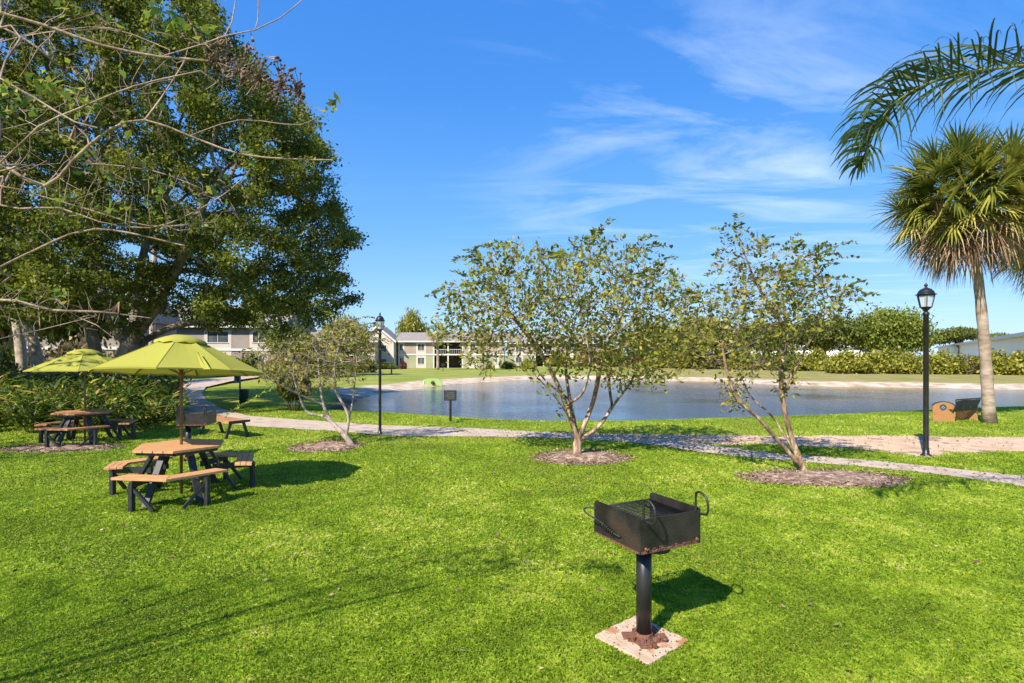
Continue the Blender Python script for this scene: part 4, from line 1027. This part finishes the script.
g1_=grill('black park grill with rusty foot on a square pad, nearest the camera'); g1_.location=(1.022,4.202,0); g1_.rotation_euler=(0,0,R(27))
g2_=copy_tree(g1_); g2_.location=PG(194,459.5)+Vector((.03,.05,0)); g2_.rotation_euler=(0,0,R(12)); g2_['label']='smaller looking black park grill behind the sunny picnic table'
g1_['group']=g2_['group']='park grills on the lawn'
# concrete pad under the near grill
pd=MB(); random.seed(5); pts=[]
for k in range(4):
    a0=R(-90+90*k-5)
    a1=a0+R(90); A=Vector((math.cos(a0),math.sin(a0),0))*.345; B=Vector((math.cos(a1),math.sin(a1),0))*.345
    for j in range(12): pts.append(A.lerp(B,j/12)*(1+random.uniform(-.03,.03)))
pd.prism([(p.x,p.y) for p in pts],-.03,.022)
o=pd.build('grill_pad',M['pad'],bevel=.006); o.location=(.95,4.05,0); tag(o,'square pale concrete pad stained with rust under the near grill','concrete pad')
db=MB()
for k in range(90):
    x,y=random.uniform(-.26,.26),random.uniform(-.26,.26)
    if abs(x)+abs(y)>.33: continue
    db.box((.95+x,4.05+y,.0245),(random.uniform(.005,.018),random.uniform(.004,.012),.005),random.uniform(0,3))
tag(db.build('debris',M['mulch']),'dark bits of bark and soil scattered on the grill pad',kind='stuff')

# ------------------------------------------------------------------ low bench
def bench_low():
    A=PG(237,438); B=PG(212,433.5); dv=(B-A); L=dv.length; root=empty('low_bench',(A+B)/2,math.atan2(dv.y,dv.x)); tag(root,'low backless wooden bench with splayed black legs next to the path','bench')
    mb=MB()
    for k in range(4): mb.box((0,-.195+.13*k,.43),(L+.25,.12,.04))
    mb.build('seat',M['wood_dark'],root,bevel=.004)
    for sx in (-1,1):
        f=MB(); f.beam((sx*L/2,-.2,.39),(sx*L/2,.2,.39),.05,.05); f.build('leg_bar',M['plastic_black'],root)
        for sy in (-1,1): MB().beam((sx*L/2,sy*.28,0),(sx*L/2,sy*.16,.40),.05,.06).build('leg',M['plastic_black'],root)
        MB().box((sx*(L/2+.132),0,.425),(.012,.54,.06)).build('end_trim',M['plastic_black'],root)
bench_low()

# ------------------------------------------------------------------ lamp posts
def lamp(label):
    root=empty('lamp_post',(0,0,0)); tag(root,label,'lamp post','lamp posts along the path')
    MB().lathe((0,0,0),[(.10,0),(.10,.03),(.065,.05),(.055,.16),(.05,.18),(.05,2.92),(.062,2.93),(.062,2.97),(.04,3.0)],20).build('pole',M['post_black'],root,True)
    l=MB().lathe((0,0,3.0),[(.03,0),(.05,.03),(.115,.09),(.122,.10)],6).build('lantern_base',M['post_black'],root)
    g_=MB(); k=6; r0,r1=.105,.158; z0,z1=3.10,3.34
    v=[(r*math.cos(R(60*i)),r*math.sin(R(60*i)),z) for (r,z) in ((r0,z0),(r1,z1)) for i in range(k)]
    g_.add(v,[(i,(i+1)%k,k+(i+1)%k,k+i) for i in range(k)]); lg=g_.build('lantern',M['lamp_glass'],root)
    fr=MB()
    for i in range(k):
        a=R(60*i); fr.beam((.109*math.cos(a),.109*math.sin(a),3.095),(.162*math.cos(a),.162*math.sin(a),3.345),.014,.014)
        b=R(60*(i+1)); fr.beam((.162*math.cos(a),.162*math.sin(a),3.34),(.162*math.cos(b),.162*math.sin(b),3.34),.016,.02)
    fr.build('lantern_frame',M['post_black'],root)
    MB().lathe((0,0,3.11),[(.022,0),(.022,.08),(.03,.10),(.026,.19),(.01,.21)],10).build('bulb_holder',M['white_trim'] if False else M['post_black'],root,True)
    MB().lathe((0,0,3.35),[(.188,0),(.19,.012),(.155,.022),(.14,.07),(.10,.115),(.05,.14),(.028,.15),(.022,.17),(.034,.19),(.034,.21),(.012,.235),(.003,.25)],12).build('lantern_roof',M['post_black'],root,True)
    return root
l1=lamp('tall black lamp post with clear lantern on the sandy path near the bench'); p=PG(926,456); l1.location=(p.x,p.y,0)
l2=copy_tree(l1); l2['label']='slimmer distant black lamp post beside the path near the pond sign'; p=PG(380,434); l2.location=(p.x,p.y,0); l2.scale=(.72,.72,.90)

# ------------------------------------------------------------------ park bench with side panels
def park_bench():
    A=PG(938.5,421); B=PG(966,420); A=Vector((A.x,17.3,0)); B=Vector(((967-CX)/F*17.9,17.9,0)); dv=B-A; L=dv.length; c=(A+B)/2
    root=empty('park_bench',c); tag(root,'bench with brown arched side panels and black mesh seat by the pond','bench')
    a=math.atan2(dv.y,dv.x)
    for i,P in enumerate((A-c,B-c)):
        rot=Matrix.Rotation(R(-14),3,'Z'); prof=[(-.30,0),(.30,0),(.30,.50),(.24,.56),(.12,.61),(0,.625),(-.12,.61),(-.24,.56),(-.30,.50)]
        n=len(prof); vs=[rot@Vector((x,-.02,z))+P for x,z in prof]+[rot@Vector((x,.02,z))+P for x,z in prof]
        pn=MB().add(vs,[tuple(range(n)),tuple(range(n,2*n))[::-1]]+[(j,n+j,n+(j+1)%n,(j+1)%n) for j in range(n)]).build('side_panel',M['bench_panel'],root)
        tr=MB()
        for j in range(2,n-1): tr.beam(rot@Vector((prof[j][0],0,prof[j][1]+.012))+P,rot@Vector((prof[j+1][0],0,prof[j+1][1]+.012))+P,.05,.024)
        tr.build('trim',M['plastic_black'],pn)
        if i==1: continue
        e=P+rot@Vector((-.02,-.024,.46)); q=rot@Vector((0,-1,0)); s_=rot@Vector((1,0,0)); disc=[e+s_*(.095*math.cos(t))+Vector((0,0,.095*math.sin(t))) for t in [2*math.pi*k/20 for k in range(20)]]
        MB().add(disc+[v+q*.008 for v in disc],[tuple(range(20)),tuple(range(20,40))[::-1]]+[(k,(k+1)%20,20+(k+1)%20,20+k) for k in range(20)]).build('emblem',M['emblem'],pn)
        em=MB(); em.beam(e+q*.012+s_*-.05+Vector((0,0,-.03)),e+q*.012+s_*.02+Vector((0,0,.04)),.01,.012); em.beam(e+q*.012+s_*.0+Vector((0,0,-.04)),e+q*.012+s_*.05+Vector((0,0,.0)),.01,.012); em.build('emblem_mark',M['emblem_light'],pn)
    ux=Vector((math.cos(a),math.sin(a),0)); uy=Vector((-math.sin(a),math.cos(a),0)); 
    Rm=Matrix.Rotation(a,3,'Z')
    seat=MB()
    for k in range(9): seat.box(Rm@Vector((.05,-.20+.05*k,.40-.01*abs(k-4)*.3)),(L-.05,.034,.012),a)
    for k in range(6): seat.box(Rm@Vector((-L/2+.1+k*(L-.1)/5,0,.39)),(.02,.42,.012),a)
    seat.build('seat',M['plastic_black'],root)
    bk=MB()
    for k in range(12): bk.box(Rm@Vector((.10,-.20-.012*k,.34+.030*k)),(L-.02,.014,.0275),a)
    bk.box(Rm@Vector((.12,-.33,.715)),(L+.12,.05,.035),a)
    for k in range(4): bk.box(Rm@Vector((-L/2+.15+k*(L-.15)/3,-.27,.56)),(.025,.02,.32),a)
    bk.build('backrest',M['plastic_black'],root)
park_bench()

# ------------------------------------------------------------------ pet waste station, pond sign, culvert
def station():
    b=PG(240,406); root=empty('pet_waste_station',b); tag(root,'dark green pet waste station with bin on a post on the grass','waste station')
    MB().box((0,0,.80),(.05,.05,1.6)).build('post',M['station_green'],root)
    MB().lathe((.19,-.05,.12),[(.15,0),(.165,.02),(.175,.52),(.18,.54),(.18,.57),(.02,.585)],18).build('bin',M['station_green'],root,True)
    MB().box((.03,-.03,.5),(.06,.04,.05)).build('bracket',M['station_green'],root)
    d=MB().box((-.08,-.05,1.15),(.22,.13,.36)).build('bag_dispenser',M['station_blue'],root,bevel=.01)
    MB().add([(-.34,-.14,.93),(.0,-.14,.96),(.0,.03,.96),(-.34,.03,.93),(-.3,-.14,.97),(.0,-.14,1.0),(.0,.03,1.0),(-.3,.03,.97)],[(0,1,2,3),(7,6,5,4),(0,4,5,1),(1,5,6,2),(2,6,7,3),(3,7,4,0)]).build('tray',M['station_blue'],root)
    MB().box((-.02,-.055,1.48),(.26,.012,.2)).build('sign_plate',M['station_green'],root)
station()
def sign():
    b=PG(450.5,423.5,-.08); b.z=float(gz(b.x,b.y)); root=empty('pond_sign',b); tag(root,'small dark rectangular sign on a black post at the pond edge','sign')
    h=EYE-(400.5-HZ)/F*b.y-b.z; w_=12.3/F*b.y; hh=10.3/F*b.y
    MB().box((0,.0,(h+.1)/2),(.075,.06,h+.1)).build('post',M['post_black'],root)
    p=MB().box((0,-.045,h+hh/2),(w_,.025,hh)).build('frame',M['post_black'],root,bevel=.004)
    MB().box((0,-.060,h+hh/2),(w_*.84,.006,hh*.82)).build('panel',M['sign_face'],p)
    mk=MB()
    for k,(ww) in enumerate((.6,.5,.66,.4)): 
        x=-w_*ww/2
        while x<w_*ww/2: l=random.uniform(.012,.03); mk.box((x+l/2,-.064,h+hh*(.78-.18*k)),(l,.003,.016)); x+=l+.012
    mk.build('lettering',M['sign_mark'],p)
sign()
def culvert():
    z=-.42; d=F*(EYE-z)/(385-HZ); root=empty('culvert_headwall',((433-CX)/F*d,d,z-.05)); tag(root,'pale green painted culvert headwall with dark pipe on the far bank','headwall')
    W=9.2/F*d; H=6.8/F*d+.05
    prof=[(-W,0),(W,0),(W,H*.55),(W*.55,H*.95),(0,H),(-W*.6,H*.93),(-W,H*.8)]; n=len(prof)
    vs=[(x,-.12,z_) for x,z_ in prof]+[(x,.12,z_) for x,z_ in prof]
    MB().add(vs,[tuple(range(n)),tuple(range(n,2*n))[::-1]]+[(i,n+i,n+(i+1)%n,(i+1)%n) for i in range(n)]).build('wall',M['culvert'],root)
    MB().tube([(0,-.30,H*.42),(0,.3,H*.42)],.15,16).build('pipe',M['dark_recess'],root,True)
    MB().box((-W+.02,-.16,H*.30-.2),(.09,.06,H*1.4)).build('marker_post',M['white_trim'],root)
culvert()
# utility stake near the bank
sg=empty('small_sign',((443-CX)/F*75,75,float(gz((443-CX)/F*75,75)))); tag(sg,'tiny dark stake sign on the far grass left of the first small palm','sign')
MB().box((0,0,.5),(.07,.07,1.0)).build('post',M['post_black'],sg); MB().box((0,-.05,.95),(.55,.03,.4)).build('panel',M['post_black'],sg)
tk=empty('marker_stake',((391.5-CX)/F*62,62,float(gz((391.5-CX)/F*62,62)))); tag(tk,'short dark stake on the far grass just right of the distant lamp post','stake')
MB().box((0,0,.35),(.16,.12,.7)).build('post',M['post_black'],tk); MB().lathe((0,0,.65),[(.1,0),(.15,.08),(.12,.2),(.02,.25)],8).build('cap',M['post_black'],tk)

# ------------------------------------------------------------------ buildings
def apartments(label,origin,yaw,bays,sh=2.6,depth=11,roofh=2.4,upper='tan_wall',lower='green_wall',gables=(1,1),name='apartment_building',over=.6):
    """bays: (width, kind) left to right, facade along local x, looking to -y"""
    root=empty(name,origin,yaw); tag(root,label,'building'); Wt=sum(b[0] for b in bays); x=0; H=2*sh
    segs_dark=[]
    up=MB();lo=MB();wh=MB();dk=MB();col=MB();rail=MB()
    def seg(mb,x0,x1,z0,z1,y=0,t=.3): mb.box(((x0+x1)/2,y+t/2,(z0+z1)/2),(x1-x0,t,z1-z0))
    run=0
    for w_,k in bays:
        x0,x1=x,x+w_; x=x1
        if k=='d':
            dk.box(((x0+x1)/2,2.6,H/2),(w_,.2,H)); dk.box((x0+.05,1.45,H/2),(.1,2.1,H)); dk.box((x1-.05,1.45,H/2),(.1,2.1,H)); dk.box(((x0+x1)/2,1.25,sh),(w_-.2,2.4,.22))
            for xx in (x0+.12,(x0+x1)/2,x1-.12): col.box((xx,.12,H/2),(.22,.22,H))
            for lev in (0,1):
                z=lev*sh+.15
                if lev: rail.box(((x0+x1)/2,.12,z+.85),(w_-.5,.05,.07)); [rail.box((x0+.3+i*.35,.12,z+.42),(.04,.04,.8)) for i in range(int((w_-.6)/.35)+1)]
        elif k=='w':
            for lev in (0,1):
                z0=lev*sh; zs,zt=z0+.75,z0+2.05; m=wh
                seg(m,x0,x1,z0,zs); seg(m,x0,x1,zt,z0+sh); seg(m,x0,x0+.3,zs,zt); seg(m,x1-.3,x1,zs,zt)
                f=MB(); a,b=x0+.3,x1-.3; f.box(((a+b)/2,-.01,zs+.03),(b-a,.12,.07)); f.box(((a+b)/2,.03,zt-.03),(b-a,.06,.06)); f.box(((a+b)/2,.03,(zs+zt)/2),(.05,.05,zt-zs-.12))
                f.box((a+.03,.03,(zs+zt)/2),(.06,.06,zt-zs-.12)); f.box((b-.03,.03,(zs+zt)/2),(.06,.06,zt-zs-.12))
                wn=f.build('window',M['white_trim'],root); MB().box(((a+b)/2,.12,(zs+zt)/2),(b-a,.04,zt-zs)).build('pane',M['glass_win'],wn)
        else:
            a_=MB(); seg(a_,x0,x1,sh,H,.03); a_.build('upper_wall',M[upper],root); a_=MB(); seg(a_,x0,x1,0,sh,.03); a_.build('lower_wall',M[lower],root)
    if wh.v: wh.build('window_bay',M['white_wall'],root)
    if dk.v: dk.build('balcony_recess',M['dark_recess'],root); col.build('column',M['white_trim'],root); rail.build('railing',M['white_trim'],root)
    MB().box((Wt/2,-.03,sh),(Wt+.04,.08,.26)).build('floor_band',M['white_trim'],root)
    bd=MB(); bd.box((Wt/2,depth/2+1.5,H/2),(Wt-.02,depth-3,H)); bd.box((.15,1.6,H/2),(.3,2.4,H)); bd.box((Wt-.15,1.6,H/2),(.3,2.4,H)); bd.build('side_wall',M['grey_wall' if upper=='grey_wall' else 'white_wall'],root)
    e=over; 
    rv=[(-e,-e,H),(Wt+e,-e,H),(Wt+e,depth+e,H),(-e,depth+e,H),(-e,depth/2,H+roofh),(Wt+e,depth/2,H+roofh)]
    if gables[0]==0: rv[4]=(depth/2-1,depth/2,H+roofh)
    if gables[1]==0: rv[5]=(Wt-depth/2+1,depth/2,H+roofh)
    rv2=[(a,b,c-.22) for a,b,c in rv]
    MB().add(rv+rv2,[(0,1,5,4),(2,3,4,5),(0,4,3),(1,2,5),(9,8,7,6),(0,6,7,1),(1,7,8,2),(2,8,9,3),(3,9,6,0)]).build('roof',M['shingle'],root)
    MB().box((Wt/2,-e-.03,H-.10),(Wt+2*e,.05,.26)).build('fascia',M['white_trim'],root)
    return root,Wt
k=1/5.2
def bp(*l): return [((b-a)*k,t) for a,b,t in l]
mainb=bp((398,404.5,'w'),(404.5,416,'s'),(416,426,'w'),(426,433,'s'),(433,463,'d'),(463,468.5,'s'),(468.5,477,'w'),(477,494,'s'),(494,499,'w'),(499,504,'s'))
ap,W1=apartments('two storey tan, green and white apartment building with dark balconies behind the pond',((398-CX)/5.2,105.8,-.42),0,mainb,2.6,11,1.9,gables=(1,1))
# projecting gable wing at its left end
def gable(parent,x0,w_,dep,H,rh):
    b=MB(); 
    b.add([(x0-w_,-dep,0),(x0,-dep,0),(x0,-dep,H),(x0-w_/2,-dep,H+rh),(x0-w_,-dep,H),(x0-w_,6,0),(x0,6,0),(x0,6,H),(x0-w_/2,6,H+rh),(x0-w_,6,H)],[(0,1,2,3,4),(9,8,7,6,5),(0,4,9,5),(1,6,7,2),(0,5,6,1),(2,7,8,3),(3,8,9,4)])
    b.build('gable_wing',M['white_wall'],parent)
    r=MB(); 
    for s in (-1,1):
        c=x0-w_/2; r.add([(c,-dep-.4,H+rh+.28),(c,6.2,H+rh+.28),(c+s*(w_/2+.5),6.2,H-.12),(c+s*(w_/2+.5),-dep-.4,H-.12),(c,-dep-.4,H+rh+.05),(c,6.2,H+rh+.05),(c+s*(w_/2+.5),6.2,H-.35),(c+s*(w_/2+.5),-dep-.4,H-.35)],[(0,1,2,3),(7,6,5,4),(0,3,7,4),(3,2,6,7),(2,1,5,6),(1,0,4,5)])
    r.build('wing_roof',M['shingle'],parent)
    t=MB()
    for s in (-1,1): c=x0-w_/2; t.beam((c,-dep-.44,H+rh+.12),(c+s*(w_/2+.5),-dep-.44,H-.25),.06,.3)
    t.build('rake_trim',M['white_trim'],parent)
    for z in (1.2,3.8):
        f=MB(); 
        for xx in (x0-w_*.3,x0-w_*.7):
            wn=MB().box((xx,-dep-.02,z),(1.2,.08,1.3)).build('window',M['white_trim'],parent); MB().box((xx,-dep-.05,z),(1.0,.04,1.1)).build('pane',M['glass_win'],wn)
gable(ap,-.35,6.2,2.2,5.2,2.6)
MB().box((-5.0,4.5,8.3),(1.4,1.2,1.6)).build('chimney',M['dark_recess'],ap)
ap2,W2=apartments('apartment building set further back right of the small palms',(-1.0,122,-.42),R(-4),[(1.5,'s'),(2,'w'),(2.5,'s'),(4,'d'),(2.5,'s'),(2,'w'),(2,'s'),(2,'w'),(3,'s')],2.6,11,2.0)
ap3,W3=apartments('apartment building half hidden behind the thin half bare crape myrtle',(-52,96,-.4),R(6),[(2,'s'),(2,'w'),(3,'s'),(5,'d'),(2.5,'s'),(2,'w'),(2.5,'s'),(5,'d'),(2,'w'),(1.5,'s')],2.5,11,2.2,'tan_wall','tan_wall',gables=(1,0))
ap4,W4=apartments('grey apartment building with white bay seen between the oak and green umbrella',(-50.6,61,0),R(3),[(3,'s'),(2,'w'),(3,'s'),(5,'d'),(3,'s'),(3,'w'),(2,'s'),(2,'w'),(1.4,'s')],2.7,11,2.8,'grey_wall','grey_wall')
ap5,W5=apartments('grey apartment building behind the oak at the left edge',(-62,42,0),R(12),[(3,'s'),(2,'w'),(4,'s'),(5,'d'),(3,'s'),(3,'w'),(5,'s'),(2,'w'),(2,'s')],2.7,11,2.8,'grey_wall','grey_wall')
# white sheds on the right
def shed(label,A,B,H0,dep,z=-.4):
    A=Vector(A);B=Vector(B);dv=B-A;L=dv.length; root=empty('warehouse',(A.x,A.y,z),math.atan2(dv.y,dv.x)); tag(root,label,'building')
    MB().box((L/2,dep/2,H0/2),(L,dep,H0)).build('wall',M['metal_white'],root)
    MB().add([(-1,-1,H0),(L+1,-1,H0),(L+1,dep+1,H0),(-1,dep+1,H0),(-1,dep/2,H0+1.0),(L+1,dep/2,H0+1.0)],[(0,1,5,4),(2,3,4,5),(0,4,3),(1,2,5),(0,3,2,1)]).build('roof',M['metal_white'],root)
    MB().box((L/2,-1.02,H0-.25),(L+2,.05,.5)).build('gutter',M['metal_grey'],root)
    ribs=MB(); ribs.box((L/2,-.03,.5),(L-.2,.06,1.0)); ribs.build('base_band',M['metal_grey'],root)
shed('long low white warehouse behind the hedge at the right edge',(165,213,0),(55,52,0),5.6,30)
shed('distant white building glimpsed left of the round crowned tree',(70,170,0),(112,160,0),5.4,20)
# low fence behind the ginger at left
fn=empty('metal_fence',(-24,19.8,0)); tag(fn,'low dark railing running behind the ginger bed','fence')
mb=MB(); mb.box((6,0,1.42),(12,.04,.05)); mb.box((6,0,.6),(12,.04,.04)); mb.build('rail',M['post_black'],fn); [MB().box((i*1.0,.03,.72),(.05,.05,1.44)).build('post',M['post_black'],fn) for i in range(13)]

# ------------------------------------------------------------------ light, sky, camera
S_=Vector((-.575*math.cos(R(43)),-.818*math.cos(R(43)),math.sin(R(43)))).normalized()
sun=bpy.data.lights.new('sun','SUN'); sun.energy=4.2; sun.angle=R(.5); sun.color=(1,.90,.76); so=bpy.data.objects.new('sun',sun); COL.objects.link(so); so.rotation_euler=S_.to_track_quat('Z','Y').to_euler()
wd=bpy.data.worlds.new('World'); scene.world=wd; wd.use_nodes=True; t=wd.node_tree; N=t.nodes; L=t.links; N.clear()
out=N.new('ShaderNodeOutputWorld'); bg=N.new('ShaderNodeBackground'); bg.inputs[1].default_value=.12; L.new(bg.outputs[0],out.inputs[0])
sky=N.new('ShaderNodeTexSky'); sky.sky_type='NISHITA'; sky.sun_disc=False; sky.sun_elevation=R(43); sky.sun_rotation=math.atan2(S_.x,S_.y); sky.air_density=1.0; sky.dust_density=.3; sky.ozone_density=2.5
hs=N.new('ShaderNodeHueSaturation'); hs.inputs['Saturation'].default_value=1.25; hs.inputs['Value'].default_value=1.0; L.new(sky.outputs[0],hs.inputs['Color'])
tc=N.new('ShaderNodeTexCoord'); sx=N.new('ShaderNodeSeparateXYZ'); L.new(tc.outputs['Generated'],sx.inputs[0])
sr=N.new('ShaderNodeValToRGB'); L.new(sx.outputs[2],sr.inputs[0]); e=sr.color_ramp.elements
k_=4.45
e[0].position=0; e[0].color=(.40,.68,1.0,1); e[1].position=.75; e[1].color=(.035,.21,.78,1)
for p_,c_ in ((.10,(.27,.56,1.0)),(.22,(.16,.45,.98)),(.42,(.07,.31,.90))):
    x=e.new(p_); x.color=(*c_,1)
sk=N.new('ShaderNodeVectorMath'); sk.operation='SCALE'; sk.inputs['Scale'].default_value=k_; L.new(sr.outputs[0],sk.inputs[0])
smx=N.new('ShaderNodeMix'); smx.data_type='RGBA'; smx.inputs[0].default_value=.8; L.new(hs.outputs[0],smx.inputs[6]); L.new(sk.outputs[0],smx.inputs[7])
def mt(op,a,b=None,cl=False):
    x=N.new('ShaderNodeMath'); x.operation=op; x.use_clamp=cl
    for i,v in enumerate((a,b)):
        if v is None: continue
        if isinstance(v,(int,float)): x.inputs[i].default_value=v
        else: L.new(v,x.inputs[i])
    return x.outputs[0]
zc=mt('MAXIMUM',sx.outputs[2],.04); u=mt('DIVIDE',sx.outputs[0],zc); v=mt('DIVIDE',sx.outputs[1],zc)
cb=N.new('ShaderNodeCombineXYZ'); L.new(u,cb.inputs[0]); L.new(v,cb.inputs[1])
mp=N.new('ShaderNodeMapping'); mp.inputs['Rotation'].default_value=(0,0,R(28)); mp.inputs['Scale'].default_value=(.6,1.15,1); L.new(cb.outputs[0],mp.inputs[0])
n1=N.new('ShaderNodeTexNoise'); n1.inputs['Scale'].default_value=.9; n1.inputs['Detail'].default_value=9; n1.inputs['Roughness'].default_value=.62; n1.inputs['Distortion'].default_value=1.1; L.new(mp.outputs[0],n1.inputs[0])
rp=N.new('ShaderNodeMapRange'); rp.inputs[1].default_value=.47; rp.inputs[2].default_value=.82; rp.clamp=True; L.new(n1.outputs[0],rp.inputs[0])
# cloud bank sits ahead and to the right
vd=N.new('ShaderNodeVectorMath'); vd.operation='DISTANCE'; L.new(tc.outputs['Generated'],vd.inputs[0]); c_=Vector((.38,1,.33)).normalized(); vd.inputs[1].default_value=c_
mr=N.new('ShaderNodeMapRange'); mr.inputs[1].default_value=.10; mr.inputs[2].default_value=.50; mr.inputs[3].default_value=1; mr.inputs[4].default_value=.05; mr.clamp=True; L.new(vd.outputs['Value'],mr.inputs[0])
fac=mt('MULTIPLY',mt('MULTIPLY',rp.outputs[0],mr.outputs[0]),.6)
mx=N.new('ShaderNodeMix'); mx.data_type='RGBA'; L.new(fac,mx.inputs[0]); L.new(smx.outputs[2],mx.inputs[6]); mx.inputs[7].default_value=(4.6,5.2,5.9,1); L.new(mx.outputs[2],bg.inputs[0])
cam=bpy.data.cameras.new('camera'); co=bpy.data.objects.new('camera',cam); COL.objects.link(co); co.location=(0,0,EYE); co.rotation_euler=(R(90),0,0)
cam.sensor_width=36; cam.lens=36*F/1024; cam.shift_y=(HZ-341.5)/1024; cam.clip_end=3000; cam.clip_start=.05; scene.camera=co
vs=scene.view_settings; vs.view_transform='Standard'; vs.look='None'; vs.exposure=1.0; vs.gamma=1
try: vs.use_curve_mapping=False
except Exception: pass
